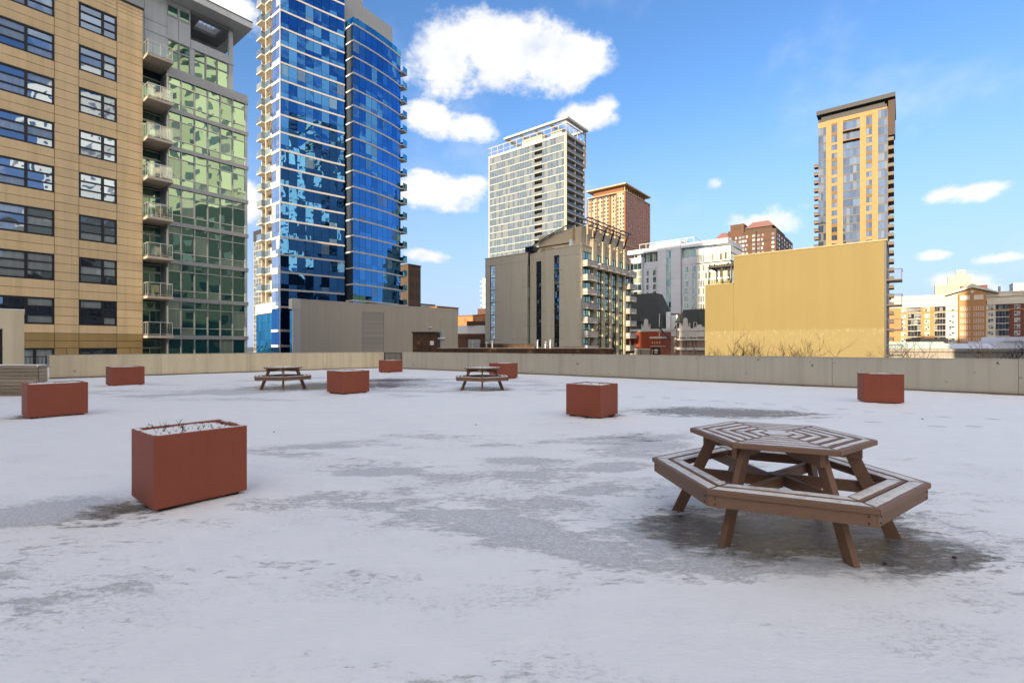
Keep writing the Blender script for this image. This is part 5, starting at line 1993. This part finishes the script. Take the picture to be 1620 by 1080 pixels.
# ================================================================== the ochre party wall and its terrace
def build_ochre():
    t = thing("ochre_wall_building", "big blank ochre painted building wall with a pale scuffed strip near its foot", "building", (57.7, 75.0, 0), CITY)
    MB().box(0, 18, 0.25, 22.1, STREET, 17.75).box(0, 18, 22.12, 27.2, STREET, 12.85).build("wall", "ochre_wall", t)
    MB().box(0.02, 18, 0, .24, STREET, 17.7).build("side_wall", "frame_brown", t)
    MB().box(-.12, 18.1, -.1, 22.2, 17.76, 17.95).box(-.1, 18.1, 22.22, 27.3, 12.86, 13.0).build("coping", "golden_panel", t)
    # pergola on the lower roof
    p = MB()
    for (x, y) in ((.6, 26.6), (.6, 24.2), (5.5, 26.6), (5.5, 24.2), (.6, 22.6), (5.5, 22.6)):
        p.box(x, x + .2, y, y + .2, 13.0, 16.2)
    p.box(.3, 5.9, 26.55, 26.85, 16.21, 16.45).box(.3, .7, 22.3, 26.5, 16.21, 16.45).box(5.3, 5.7, 22.3, 26.5, 16.21, 16.45)
    for i in range(10):
        p.box(.1, 6.2, 22.4 + i * .45, 22.55 + i * .45, 16.46, 16.66)
    p.build("pergola", "frame_brown", t)
    MB().box(.12, .16, 22.4, 27.0, 13.05, 14.0).build("terrace_railing", "clear_rail_glass", t)
    MB().box(1.5, 2.4, 23.2, 24.8, 13.01, 13.7).box(3, 3.8, 25, 26, 13.01, 13.8).build("terrace_furniture", "antenna_tan", t)
    # black steel balconies on the return side
    def bal():
        b = MB()
        for x in (.8, 4.6):
            b.box(x, x + .12, -1.9, -1.78, -.2, 1.5)
        b.box(.75, 4.8, -1.92, 0, -.28, -.08).box(.75, .85, -1.76, -.05, 1.38, 1.5).box(.75, 4.8, -1.95, -1.8, 1.36, 1.52).box(.95, 4.55, -1.86, -1.84, -.05, .3)
        return b.mesh("balcony", "frame_brown")
    me = bal()
    gmb = MB()
    for i in range(22):
        gmb.box(.95 + i * .17, .98 + i * .17, -1.84, -1.81, .0, 1.36)
    for i in range(9):
        gmb.box(.79, .82, -1.7 + i * .18, -1.67 + i * .18, .0, 1.38)
    gm = gmb.mesh("balusters", "frame_brown")
    for z in (11.9, 8.0, 4.2, 0.2, -3.8):
        o = put("balcony", me, t, (0, 0, z)); put("balusters", gm, o, kind='stuff')
    return t


build_ochre()


# ================================================================== old houses with slate roofs
def dormer_gable(b, x, y, z, w, h):
    """scrolled stone gable in the facade plane (x = const), wider at its foot, with a round head and ball finials"""
    pts = [(-.5, 0), (-.5, .12), (-.36, .2), (-.27, .45), (-.22, .7), (-.24, .78), (-.16, .92), (0, 1.0)]
    full = pts + [(-p[0], p[1]) for p in reversed(pts[:-1])]
    b.extrude([(x, y + p[0] * w, z + p[1] * h) for p in full], (.5, 0, 0))
    for s in (-1, 1):
        b.box(x, x + .3, y + s * w * .5 - .15, y + s * w * .5 + .15, z, z + h * .35)
        b.tube([(x + .15, y + s * w * .5, z + h * .35), (x + .15, y + s * w * .5, z + h * .42), (x + .15, y + s * w * .5, z + h * .5)], [.08, .22, .05], 8)


def build_mansards():
    t = thing("mansard_house", "old stone house with a scrolled gable and small slate roof, beside the ochre wall", "house", (59.03, 150.0, 0), CITY)
    LA = 12.6
    MB().box(.3, 12, -8, LA, STREET, 6.9).build("wall", "stone_brown", t)
    MB().box(0.0, .29, -8, LA, 4.3, 6.9).box(-.25, .29, -8, LA, 6.2, 6.95).box(-.15, .29, -8, LA, 3.2, 3.7).box(-.3, .29, -8, LA, .2, 1.0).build("stone_trim", "stone_trim", t)
    for y in (9.7, 7.4, 5.1, 4.4, 2.0, -.4):
        MB().box(-.08, .02, y - .18, y + .12, 3.71, 6.19).build("pilaster", "stone_trim", t)
    for (y, w) in ((8.9, 1.3), (5.85, .85), (4.95, .85), (2.0 + .9, 1.3), (11.3, 1.3), (-1.5, 1.3)):
        put("window", window_mesh(w, 1.75, 1, 2, "stone_trim", "glass_house", fw=.14, dep=.25), t, (-.06, y + w / 2, 4.1), -math.pi / 2)
        put("window", window_mesh(w, 1.85, 1, 2, "frame_brown", "glass_house", fw=.1, dep=.25), t, (.14, y + w / 2, 1.15), -math.pi / 2)
    # steep slate roof
    b = MB()
    lo = [(.2, 9.3), (.2, -7), (11, -7), (11, 9.3)]
    hi = [(2.2, 7.0), (2.2, -5), (9, -5), (9, 7.0)]
    def frus(b, lo, hi, z0, z1):
        n = len(lo)
        b.face([(p[0], p[1], z0) for p in lo]); b.face([(p[0], p[1], z1) for p in reversed(hi)])
        for i in range(n):
            j = (i + 1) % n
            b.face([(lo[i][0], lo[i][1], z0), (hi[i][0], hi[i][1], z1), (hi[j][0], hi[j][1], z1), (lo[j][0], lo[j][1], z0)])
    frus(b, lo, hi, 7.0, 13.1)
    b.build("roof", "slate", t)
    d = MB()
    for y in (8.0, 2.6):
        frus(d, [(.1, y + 1.0), (.1, y - 1.0), (2.4, y - 1.0), (2.4, y + 1.0)], [(1.2, y + .08), (1.2, y - .08), (2.4, y - .08), (2.4, y + .08)], 9.0, 11.6)
    d.build("dormer_roof", "slate", t)
    for y in (8.0, 2.6):
        put("window", window_mesh(1.1, 1.9, 1, 2, "stone_trim", "glass_house", fw=.16, dep=.5), t, (.15, y + .55, 7.02), -math.pi / 2)
    g = MB()
    dormer_gable(g, -.1, 5.6, 6.96, 2.8, 3.5)
    dormer_gable(g, -.1, 1.2, 6.96, 2.6, 1.2)
    g.build("gable", "stone_trim", t)
    # the larger neighbour
    t2 = thing("slate_roof_house", "old house with the biggest sloping slate roof, beside the balconied taupe building", "house", (45.0, 160.0, 0), CITY)
    MB().box(.3, 14, -9, 20, STREET, 7.0).build("wall", "stone_brown", t2)
    MB().box(0, .29, -9, 20, 4.6, 7.0).box(-.25, .29, -9, 20, 6.3, 7.05).build("stone_trim", "stone_trim", t2)
    b = MB()
    frus(b, [(.2, 19), (.2, -5.2), (14, -5.2), (14, 19)], [(3.6, 17), (3.6, -.6), (10, -.6), (10, 17)], 7.1, 19.2)
    b.build("roof", "slate", t2)
    MB().box(1.2, 2.2, -6.6, -5.3, 4, 12.5).box(2.5, 5.5, -8.5, -5.4, 4, 11.5).build("chimney", "white_paint", t2)
    MB().box(5.6, 9, -8.6, -4, 4, 12.2).build("chimney", "brown_brick", t2)
    d = MB()
    for y in (5.2, 2.6):
        frus(d, [(.15, y + 1.3), (.15, y - 1.3), (2.8, y - 1.3), (2.8, y + 1.3)], [(1.8, y + .1), (1.8, y - .1), (2.8, y - .1), (2.8, y + .1)], 9.6, 12.0)
    d.box(.1, 2.4, 1.2, 6.6, 9.45, 9.6)
    d.build("dormer_roof", "slate", t2)
    MB().box(.5, 2.2, 1.4, 6.4, 7.1, 9.44).build("dormer", "slate", t2)
    for i in range(4):
        put("window", window_mesh(.85, 1.6, 1, 2, "frame_brown", "glass_house", fw=.1, dep=.2), t2, (.4, 2.5 + i * 1.2, 7.5), -math.pi / 2)
    g = MB()
    dormer_gable(g, -.2, 12.6, 10.2, 3.6, 4.2)
    g.box(-.2, 1.4, 10.4, 11.6, 7.06, 10.2).box(-.2, 1.4, 13.6, 14.8, 7.06, 10.2).box(-.2, 1.4, 11.61, 13.59, 9.4, 10.2)
    dormer_gable(g, -.2, 1.0, 7.06, 2.8, 3.4)
    dormer_gable(g, -.2, 8.0, 7.06, 3.0, 1.2)
    g.build("gable", "stone_trim", t2)
    put("window", window_mesh(1.9, 2.3, 2, 2, "stone_trim", "glass_house", fw=.15, dep=.3), t2, (.3, 13.55, 7.08), -math.pi / 2)
    for y in (0.2, -3.0, -6):
        put("window", window_mesh(1.1, 1.6, 1, 2, "stone_trim", "glass_house", fw=.14, dep=.25), t2, (-.06, y, 4.4), -math.pi / 2)


build_mansards()


def build_red_shop():
    t = thing("brick_shop", "low red brick building with a dark wall sign, below the slate roofed houses", "building", (36.16, 120.0, 0), CITY)
    MB().box(0.5, 9, .3, 7.6, STREET, 5.1).build("wall", "red_brick", t)
    MB().box(.45, 9.1, .25, 7.7, 5.11, 5.3).build("coping", "stone_trim", t)
    MB().box(-2.4, .45, -1.6, 1.1, STREET, 3.3).box(.46, 2.5, -1.6, .29, STREET, 3.9).build("front_wall", "red_brick", t)
    MB().box(-2.6, .44, -1.8, 1.3, 3.31, 3.75).box(-2.5, .3, -1.7, 1.2, 1.35, 1.5).build("cornice", "stone_trim", t)
    w = MB()
    for i in range(4):
        w.box(-2.46, -2.38, -1.3 + i * .62, -1.16 + i * .62, 2.1, 2.5)
    w.build("brick_inlay", "white_paint", t)
    o = MB().box(-2.5, -2.41, -1.35, .85, -1.0, 1.2).build("sign_board", "sign_dark", t)
    s = MB()
    # pale painted ornament of the sign: a rounded field with rays and a small orange figure at its side
    cy, cz = -.35, .35
    s.extrude([(-2.53, cy + .55 * math.cos(k * .524), cz + .32 * math.sin(k * .524) + .1) for k in range(12)], (.025, 0, 0))
    s.box(-2.53, -2.505, cy - .42, cy + .42, cz - .62, cz - .38)
    s.build("sign_ornament", "stone_trim", o)
    MB().box(-2.53, -2.505, .5, .72, -.6, .7).build("sign_figure", "antenna_tan", o)
    for (y0, y1) in ((1.3, 3.6), (3.8, 5.6), (5.8, 7.5)):
        MB().box(-2.2, -.2, y0, y1, STREET, .55).build("side_bay", "stone_grey", t)
    MB().box(-2.35, .3, 1.25, 7.7, .56, .85).build("bay_roof", "stone_trim", t)
    MB().tube([(-2.0, -1.0, 3.75), (-2.0, -1.0, 9.3)], .12, 8).build("flue", "stone_trim", t)
    MB().bar((-4, -4.6, 2.8), (-4, -1.2, 6.4), .16, .3).build("ladder_stair", "frame_brown", t)


build_red_shop()


# ================================================================== the low apartments to the right
def build_far_apartments():
    t = thing("gabled_apartments", "long orange and cream brick apartments with a gabled centre, beyond the grey parapet", "apartment house", (249.2, 215.6, 0), CITY)
    fl, zt = 3.02, 23.0
    MB().box(1.2, 16, -20, 66, STREET, zt).build("core", "dark_joint", t)
    MB().box(.6, 15, -20, 64, zt, 26.9).build("attic_wall", "apartment_cream", t)
    MB().box(-.35, 1.2, -20, 28.0, 21.2, zt + .3).box(-.35, 1.2, 38.2, 65, 21.2, zt + .3).build("cornice", "apartment_cream", t)
    MB().box(-.02, .6, -20, 66, 24.9, 25.2).box(.4, 16, -20, 66, 26.91, 27.2).build("eave", "apartment_cream", t)
    # vertical slices of the front: y from, y to, material, windows
    S = [(60.4, 65, "apartment_orange", None), (57.4, 60.4, "apartment_orange", (58.0, 59.9)), (52.1, 57.4, None, None), (47.0, 52.1, "apartment_orange", (48.7, 50.6)),
         (42.6, 47.0, None, None), (38.2, 42.6, "apartment_cream", (39.4, 41.5)), (24.97, 28.2, "apartment_cream", (25.6, 27.6)),
         (20.3, 24.97, None, None), (15.6, 20.3, "apartment_red", (16.8, 18.7)), (10.8, 15.6, None, None), (4, 10.8, "apartment_red", (6.5, 8.5)), (-2, 4, "apartment_cream", (0, 2)), (-20, -2, "apartment_red", (-12, -10))]
    for (a, b_, mat, w) in S:
        for k in range(11):
            z0 = 21.1 - fl * (k + 1)
            if z0 < -9:
                break
            if mat is None:
                # recessed balconies
                MB().box(.0, 1.19, a, b_, z0, z0 + .28).build("balcony", "apartment_cream", t)
                put("balcony_rail", cached(('far', round(b_ - a, 2)), lambda: MB().box(0, b_ - a, 0, .06, 1.1, 1.2).box(0, b_ - a, .02, .04, .3, .36).mesh("rail", "frame_brown")), t, (.02, b_, z0), -math.pi / 2)
                put("window", window_mesh(round(b_ - a - .1, 2), fl - .4, 4, 1, "apartment_cream", "glass_dark", fw=.08), t, (1.05, b_ - .05, z0 + .29), -math.pi / 2)
            else:
                m2 = mat
                if k > 3 and mat == "apartment_orange":
                    m2 = "apartment_orange"
                y0, y1 = w if w else (None, None)
                if w is None:
                    MB().box(0, 1.19, a, b_, z0, z0 + fl).build("wall_panel", m2, t)
                else:
                    MB().box(0, 1.19, a, y0, z0, z0 + fl).box(0, 1.19, y1, b_, z0, z0 + fl).box(0, 1.19, y0, y1, z0, z0 + .55).box(0, 1.19, y0, y1, z0 + 2.35, z0 + fl).build("wall_panel", m2, t)
                    put("window", window_mesh(round(y1 - y0, 2), 1.8, 2, 2, "white_paint", "glass_house", fw=.10, mw=.08, dep=.3), t, (.12, y1, z0 + .55), -math.pi / 2)
                    MB().box(-.08, .0, y0 - .15, y1 + .15, z0 + 2.36, z0 + 2.6).build("lintel", "apartment_cream", t)
    MB().box(-.1, -.003, -20, 28.2, 18.5, 18.9).box(-.1, -.003, 38.2, 65, 18.5, 18.9).build("string_course", "apartment_orange", t)
    # the gabled centre stands forward
    a, b_ = 28.43, 38.06
    c = (a + b_) / 2
    MB().extrude([(-2.2, a, STREET), (-2.2, a, 27.0), (-2.2, c, 29.2), (-2.2, b_, 27.0), (-2.2, b_, STREET)][::-1], (3.3, 0, 0)).build("gable_wall", "apartment_orange", t)
    g = MB()
    for (p, q) in (((a - 4.6, 26.7), (c, 31.5)), ((c, 31.5), (b_ + 4.8, 26.7))):
        g.extrude([(-2.6, p[0], p[1] - .2), (-2.6, q[0], q[1] - 1.9 if q[1] > 30 else q[1] - .2), (-2.6, q[0], q[1]), (-2.6, p[0], p[1])] if p[1] < q[1] else
                  [(-2.6, p[0], p[1] - 1.9), (-2.6, q[0], q[1] - .2), (-2.6, q[0], q[1]), (-2.6, p[0], p[1])], (12, 0, 0))
    g.extrude([(.3, a - 4.6, 25.2), (.3, b_ + 4.8, 25.2), (.3, b_ + 4.8, 26.65), (.3, c, 31.3), (.3, a - 4.6, 26.65)], (10, 0, 0))
    g.build("gable_roof", "apartment_cream", t)
    for (y0, y1) in ((29.3, 32.7), (34.0, 37.4)):
        MB().box(-2.3, -2.21, y0, y1, 23.7, 26.0).build("louvre_panel", "louvre_metal", t)
        for k in range(8):
            z0 = 21.1 - fl * (k + 1)
            put("window", window_mesh(round(y1 - y0, 2), 1.9, 4, 2, "white_paint", "glass_house", fw=.1, mw=.09, dep=.2), t, (-2.26, y1, z0 + .5), -math.pi / 2)
            MB().box(-2.34, -2.21, y0 - .1, y1 + .1, z0 + .2, z0 + .48).build("sill", "apartment_orange", t)
    b = MB()
    b.extrude([(-2.28, c + .6 * math.cos(k * .524), 27.6 + .6 * math.sin(k * .524)) for k in range(12)], (.06, 0, 0))
    b.build("round_vent", "louvre_metal", t)
    for y in (52.5, 49.3, 46.2):
        put("attic_window", window_mesh(2.2, .95, 4, 1, "apartment_cream", "glass_dark", fw=.1), t, (.55, y, 23.6), -math.pi / 2)
    for y in (19.2, 16.2):
        put("attic_window", window_mesh(2.2, .95, 2, 1, "frame_brown", "glass_dark", fw=.1), t, (.55, y, 25.4), -math.pi / 2)
    MB().box(4, 4.8, 22.8, 23.6, 26.9, 30.0).build("chimney", "stone_grey", t)


build_far_apartments()


def simple_block(name, label, px, Y, wl, wr, ztop, mat, rows=0, cols=(4, 4), win=(1.4, 1.7), fl=3.2, parts=None, group=None, glassm="glass_house", framem="frame_brown", cat="building"):
    """plain background block: right-hand corner seen at x = px (metres), distance Y; fronts wl (left) and wr (right)"""
    t = thing(name, label, cat, (px, Y, 0), CITY)
    if group:
        t['group'] = group
    MB().box(0, wr, 0, wl, STREET, ztop).build("wall", mat, t)
    MB().box(-.15, wr + .15, -.15, wl + .15, ztop + .003, ztop + .35).build("cornice", parts or mat, t)
    me = window_mesh(win[0], win[1], 2, 2, framem, glassm, fw=.09)
    for k in range(rows):
        z = ztop - fl * (k + 1) + .4
        for i in range(cols[0]):
            put("window", me, t, (-.04, wl * (i + .5) / cols[0] + win[0] / 2, z), -math.pi / 2)
        for i in range(cols[1]):
            put("window", me, t, (wr * (i + .5) / cols[1] - win[0] / 2, -.04, z), 0)
    return t


# between the blue tower and the taupe building
b_ = simple_block("brown_tower", "narrow brown brick tower slab with balconies right behind the blue tower's edge", -32.0, 150.0, 12, 5.0, 26.5, "brown_brick_dark", 6, (4, 2), fl=3.6, parts="brown_brick_dark")
simple_block("cornice_building", "small cream building with a dark cornice behind the metal clad block's roof", -40.0, 210.0, 20, 9, 19.5, "stone_trim", 3, (6, 3), parts="slate")
simple_block("orange_brick_building", "orange brick cube just showing above the metal clad block's roof line", -30.0, 195.0, 12, 12, 17.2, "orange_brick", 2, (2, 2), parts="brown_brick")
simple_block("long_brick_building", "long orange brick building with small windows, left of the taupe building", -9.0, 190.0, 30, 26, 13.6, "orange_brick", 3, (6, 6), parts="red_pier")
simple_block("upper_brick_building", "brown brick storey block above the long orange building, left of the taupe building", -3.0, 230.0, 18, 16, 19.5, "brown_brick", 3, (4, 4), parts="brown_brick")


def build_sliver():
    t = thing("white_balcony_tower", "white apartment tower with stacked balconies peeping out left of the taupe building", "tower", (-9.0, 300.0, 0), CITY)
    MB().box(0, 14, 0, 12, STREET, 44).build("wall", "white_sunny_frame", t)
    for k in range(14):
        z = 42 - 3 * k
        MB().box(-.5, 14, 11.9, 14.0, z, z + .5).build("balcony", "white_sunny_frame", t)
        for y in (2.0, 6.0):
            MB().box(-1.5, 0, y, y + 3.0, z - .2, z + 1.3).build("balcony", "balcony_panel", t) if k % 2 else None


build_sliver()


def build_curved_pavilion():
    t = thing("round_front_building", "dark brown curved front building with a pale roof screen, left of the taupe one", "building", (-4.0, 140.0, 0), 0)
    pts = [(-18, 6), (-14, 1.5), (-9, -.5), (-4, -1.2), (1, -.5), (1, 14), (-18, 14)]
    MB().prism(pts, STREET, 5.0).build("wall", "brown_brick", t)
    MB().prism([(p[0] * 1.01, p[1] - .15) for p in pts], 3.9, 4.2).build("band", "brown_brick_dark", t)
    sc = MB().prism([(p[0] * .98, p[1] + .8) for p in pts], 5.02, 7.4).build("roof_screen", "white_paint", t)
    MB().box(-9, 1, -.2, 5, 7.42, 8.6).build("roof_plant", "brown_brick", t)


build_curved_pavilion()


def build_left_sliver():
    t = thing("mirror_glass_tower", "distant glass tower with gold reflections seen through the gap beside the green block", "tower", (-68.0, 150.0, 0), CITY)
    MB().box(.2, 14, 0, 26, STREET, 37).build("core", "tower_inside", t)
    MB().box(-.1, 14.2, -.2, 26, 37.02, 40.5).build("roof_storey", "roof_dark", t)
    for k in range(13):
        z0 = 36.8 - 3.1 * (k + 1)
        for i in range(7):
            put("window", window_mesh(3.6, 3.05, 3, 2, "tower_tan", "glass_white_tower", fw=.12, mw=.1), t, (.0, 3.7 * (i + 1), z0), -math.pi / 2)
        for i in range(4):
            put("window", window_mesh(3.4, 3.05, 3, 2, "tower_tan", "glass_white_tower", fw=.12, mw=.1), t, (.2 + 3.45 * i, -.04, z0), 0)


build_left_sliver()


# low roofs just beyond the parapets
def build_dark_chimney_house():
    t = thing("soot_brick_house", "sooty brick stair head with antennas and a low brick roof parapet behind the railing corner", "building", (-9.2, 47.0, 0), 0)
    MB().box(-.4, 1.9, 0, 2.4, STREET, 2.75).build("stair_head", "old_brick", t)
    MB().box(-.5, 2.0, -.1, 2.5, 2.76, 2.88).build("stair_head_roof", "roof_dark", t)
    MB().box(1.3, 1.65, -.05, -.005, 1.6, 2.0).build("notice_plate", "white_paint", t)
    o = MB().box(1.91, 19.0, .3, .75, STREET, 1.28).build("roof_parapet", "old_brick", t)
    MB().box(1.91, 19.05, .25, .8, 1.285, 1.31).build("parapet_snow", "snow", o)
    MB().box(1.95, 19, .76, 14, STREET, .8).build("roof", "stone_grey", t)
    a = MB()
    a.tube([(2.2, .5, 1.3), (2.2, .5, 4.2)], .035, 6).tube([(1.6, .5, 4.1), (2.7, .5, 4.15)], .02, 5)
    a.tube([(1.2, .6, 2.88), (1.2, .6, 3.6)], .04, 6).tube([(2.45, .4, 1.3), (2.45, .4, 3.2)], .10, 7)
    a.tube([(2.0, .2, 2.2), (2.75, .2, 2.2)], .12, 6).tube([(1.0, .6, 3.3), (1.4, .6, 3.3)], .10, 6)
    a.build("antenna", "railing_metal", t)
    v = MB()
    for (x, h) in ((5.2, .5), (6.6, .35), (7.2, .6), (11.8, .7), (12.6, .45), (13.1, .8)):
        v.tube([(x, 2.5, .8), (x, 2.5, 1.5 + h * .6), (x, 2.4, 1.6 + h * .7)], [.07, .07, .12], 8)
    v.build("roof_vents", "railing_metal", t)
    MB().box(4.6, 5.8, 4, 5.6, .8, 2.2).build("air_unit", "grey_metal", t)


build_dark_chimney_house()


def build_brick_row():
    t = thing("low_brick_row", "row of low stained brick party walls before the taupe building's foot", "building", (-4.6, 52.0, 0), 0)
    MB().box(.1, 7.0, 0, 9, STREET, 1.65).box(7.05, 12, .4, 9, STREET, 1.35).build("wall", "old_brick", t)
    MB().box(.0, 7.05, -.1, .5, 1.66, 1.75).box(7.1, 12, .3, .9, 1.36, 1.42).build("coping", "roof_dark", t)
    MB().extrude([(7.1, .32, .5), (12, .32, .5), (12, .32, 1.0), (9.6, .32, 1.15), (7.1, .32, 1.0)], (0, -.08, 0)).build("arched_panel", "orange_brick", t)
    MB().box(1.6, 2.6, 3, 4.0, 1.66, 2.2).build("air_unit", "grey_metal", t)


build_brick_row()


def build_right_roofs():
    t = thing("stone_hall", "low grey stone hall with pale green metal and snowy roofs beyond the parapet", "hall", (92.0, 110.0, 0), R(-8))
    MB().box(-10, 60, 0, 20, STREET, .2).box(-10.2, 60.2, -.4, .6, .21, .9).build("wall", "stone_grey", t)
    MB().box(-10.1, 60, -.2, .0, -1.6, -1.2).build("string_course", "stone_trim", t)
    MB().extrude([(-8, 4, .9), (-8, 7, 2.5), (-8, 14, 2.5), (-8, 16, .9)], (17.5, 0, 0)).build("metal_roof", "green_roof", t)
    MB().extrude([(9.6, 4, .9), (9.6, 6.4, 2.1), (9.6, 14, 2.1), (9.6, 16, .9)], (9, 0, 0)).build("snow_roof", "roof_white", t)
    MB().box(19, 29, 5, 13, .9, 2.6).box(20.5, 27.5, 4.5, 11, 2.61, 3.6).build("roof_plant", "roof_white", t)
    MB().box(29.5, 31, 6, 8, .9, 4.6).build("chimney", "brown_brick", t)
    MB().box(10.5, 17, 16.5, 22, .2, 3.4).build("dark_shed", "roof_dark", t)


build_right_roofs()
simple_block("stepped_tan_tower", "tan stepped apartment tower rising behind the gabled apartments", 316.0, 330.0, 22, 8, 44.0, "tower_tan", 9, (9, 3), parts="tower_tan")


def build_stepped():
    for o in scene.objects:
        if o.name == "stepped_tan_tower":
            MB().box(1.5, 7, 3, 15, 44.4, 50.0).box(2.5, 6, 6, 11, 50.02, 54.0).build("upper_storey", "tower_tan", o)
            MB().box(-6, -.2, -4, 9, STREET, 42.0).build("wing", "apartment_red", o)


build_stepped()
simple_block("cream_corner_tower", "cream and orange tower at the far right behind the gabled apartments", 470.0, 426.0, 22, 20, 58.0, "apartment_cream", 8, (7, 3), parts="tower_gold", fl=4)

# ================================================================== made-up buildings out of view: they shade, bounce light and stand in the glass
rear = thing("added_shade_block", "added unseen slab block behind the viewer, casting shade over the terrace", "building", (-140.0, -62.0, 0), 0)
MB().box(0, 210, -14, 0, STREET, 31.5).build("wall", "rear_bounce_wall", rear)  # unseen blocker, added to hold the sun off the terrace
for k in range(9):
    for i in range(51):
        put("window", cached('rearwin', lambda: MB().box(0, 2.4, .02, .08, 0, 1.7).mesh("window", "glass_dark")), rear, (3 + i * 4, .0, 1.0 + k * 3))
shade = thing("added_shade_tower", "added unseen tan tower that keeps the taupe building in shade", "tower", (-73.0, -4.0, 0), math.atan2(SUN_H.y, SUN_H.x) + math.pi / 2)
MB().box(-14, 12.5, -10, 10, STREET, 108).build("wall", "tower_tan", shade)  # invented mass, sized to throw shade on the taupe building
for k in range(36):
    MB().box(-14.1, 12.6, 9.99, 10.2, STREET + 3 + k * 3.3, STREET + 4.9 + k * 3.3).build("window_strip", "glass_dark", shade)


corner = thing("added_corner_block", "added unseen block close behind on the left, darkening left-hand faces", "building", (-9.0, -13.0, 0), 0)
MB().box(-45, 0, -26, 0, STREET, 21).build("wall", "rear_bounce_wall", corner)  # added near blocker, dims the sky on left-hand faces
for k in range(4):
    for i in range(9):
        put("window", cached('rearwin', lambda: None), corner, (-43 + i * 4.2, .0, 1.0 + k * 3.3))
second = thing("added_rear_tower", "added unseen tower that shades the old slate roofed houses", "tower", (-90.6, -70.0, 0), math.atan2(SUN_H.y, SUN_H.x) + math.pi / 2)
MB().box(-6.5, 6.5, -10, 10, STREET, 84).build("wall", "tower_tan", second)  # invented mass, placed to shade the slate roofed houses
for k in range(28):
    MB().box(-6.6, 6.6, 9.99, 10.2, STREET + 3 + k * 3.3, STREET + 4.9 + k * 3.3).build("window_strip", "glass_dark", second)


def added_round_tower(label, x, y, r, h, mat, n=32):
    t = thing("added_round_tower", label, "tower", (x, y, 0), 0)  # unseen tower made up for glass reflections and shade at the right
    ring = [(r * math.cos(2 * math.pi * k / n), r * math.sin(2 * math.pi * k / n)) for k in range(n)]
    core = [(p[0] * .93, p[1] * .93) for p in ring]
    MB().prism(core, STREET, h).build("glazing", "glass_dark", t)
    me = MB().prism(ring, 0, 1.25).mesh("balcony_ring", mat)
    z = STREET
    while z < h:
        put("balcony_ring", me, t, (0, 0, z))
        z += 3.0


added_round_tower("added unseen round tower, shading the gabled apartments and reflected in glass", 97.0, 30.0, 13.5, 96, "cream_panel")
added_round_tower("second added unseen round tower, farther right, for reflections in the glass", 128.0, -12.0, 13.5, 110, "cream_panel")
blk = thing("added_bounce_slab", "added unseen cream slab bouncing sunlight onto the terrace and tan building", "building", (90.0, -45.0, 0), R(25.5))
MB().box(0, 14, 0, 84, STREET, 75).build("wall", "white_sunny_frame", blk)  # added sunlit reflector: warm bounce light and bright glass reflections
for k in range(26):
    for i in range(14):
        put("window", cached('blkwin', lambda: MB().box(-.05, .02, 0, 2.6, 0, 1.6).mesh("window", "glass_dark")), blk, (0, 1.5 + i * 6, STREET + 2 + k * 3.2))


dark = thing("added_dark_block", "added unseen dark block before the cream slab, darkening reflections in green glass", "building", (76.0, -45.0, 0), R(25.5))
MB().box(0, 11, 0, 78, STREET, 33).build("wall", "slate_dark", dark)  # added so the lower green glass reflects something dark
for k in range(11):
    for i in range(12):
        put("window", cached('dkwin', lambda: MB().box(-.05, .02, 0, 2.2, 0, 1.7).mesh("window", "glass_dark")), dark, (0, 2 + i * 6.2, STREET + 6 + k * 3.5))


# ================================================================== bare trees beyond the parapet
def bare_tree(label, x, y, z0, h, seed, spread=1.0, dens=1.0, group="bare street trees beyond the parapet"):
    t = thing("bare_tree", label, "tree", (x, y, z0), 0, group)
    rr = random.Random(seed)
    trunk, crown = MB(), MB()
    fork = h * 0.45
    trunk.tube([(0, 0, 0), (.05, .02, fork * .5), (0, .03, fork)], [h * .018, h * .014, h * .012], 8)
    trunk.build("trunk", "bark", t)

    def grow(p, d, ln, r, depth):
        pts, rad = [p], [r]
        q = p.copy()
        dd = d.copy()
        for k in range(3):
            dd = (dd + Vector((rr.uniform(-.18, .18), rr.uniform(-.18, .18), rr.uniform(-.02, .14)))).normalized()
            q = q + dd * ln / 3
            pts.append(q.copy()); rad.append(r * (1 - .22 * (k + 1)))
        crown.tube(pts, rad, 5 if depth > 2 else 3)
        if depth == 0:
            return
        for k in range(rr.choice((2, 2, 3)) if depth < 4 else 3):
            f = rr.uniform(.35, 1.0)
            i = min(int(f * 3), 2)
            base = pts[i].lerp(pts[i + 1], f * 3 - i)
            nd = (dd + Vector((rr.uniform(-.9, .9) * spread, rr.uniform(-.9, .9) * spread, rr.uniform(-.1, .5)))).normalized()
            grow(base, nd, ln * rr.uniform(.55, .8), max(r * rr.uniform(.45, .62), .014), depth - 1)
    for k in range(5):
        a = rr.uniform(0, 6.28)
        grow(Vector((0, 0.03, fork * rr.uniform(.85, 1))), Vector((math.cos(a) * .55 * spread, math.sin(a) * .55 * spread, 1)).normalized(), h * .28, h * .009, 4)
    crown.build("crown", "bark", t)


TREES = [
    ("bare tree at the ochre wall's far end, tips above the parapet", 22.9, 52.5, 14.4, 1, 1.0), ("slim bare tree second along the ochre wall", 25.5, 53.0, 14.3, 12, 1.0),
    ("bare tree third along the ochre wall", 30.0, 55.0, 14.6, 3, 1.1), ("widest bare tree in front of the ochre wall, branches fanning high", 35.2, 55.0, 15.6, 4, 1.25),
    ("bare tree beside the black steel balconies", 49.0, 62.0, 14.6, 6, 1.0), ("dark bare tree at the far right edge above the stone hall", 76.0, 77.0, 15.8, 7, 1.1), ("bare tree before the slate roofed houses", 22.0, 60.0, 13.8, 28, 1.0),
]
for _l, _x, _y, _h, _s, _sp in TREES:
    bare_tree(_l, _x, _y, STREET, _h, _s, _sp)
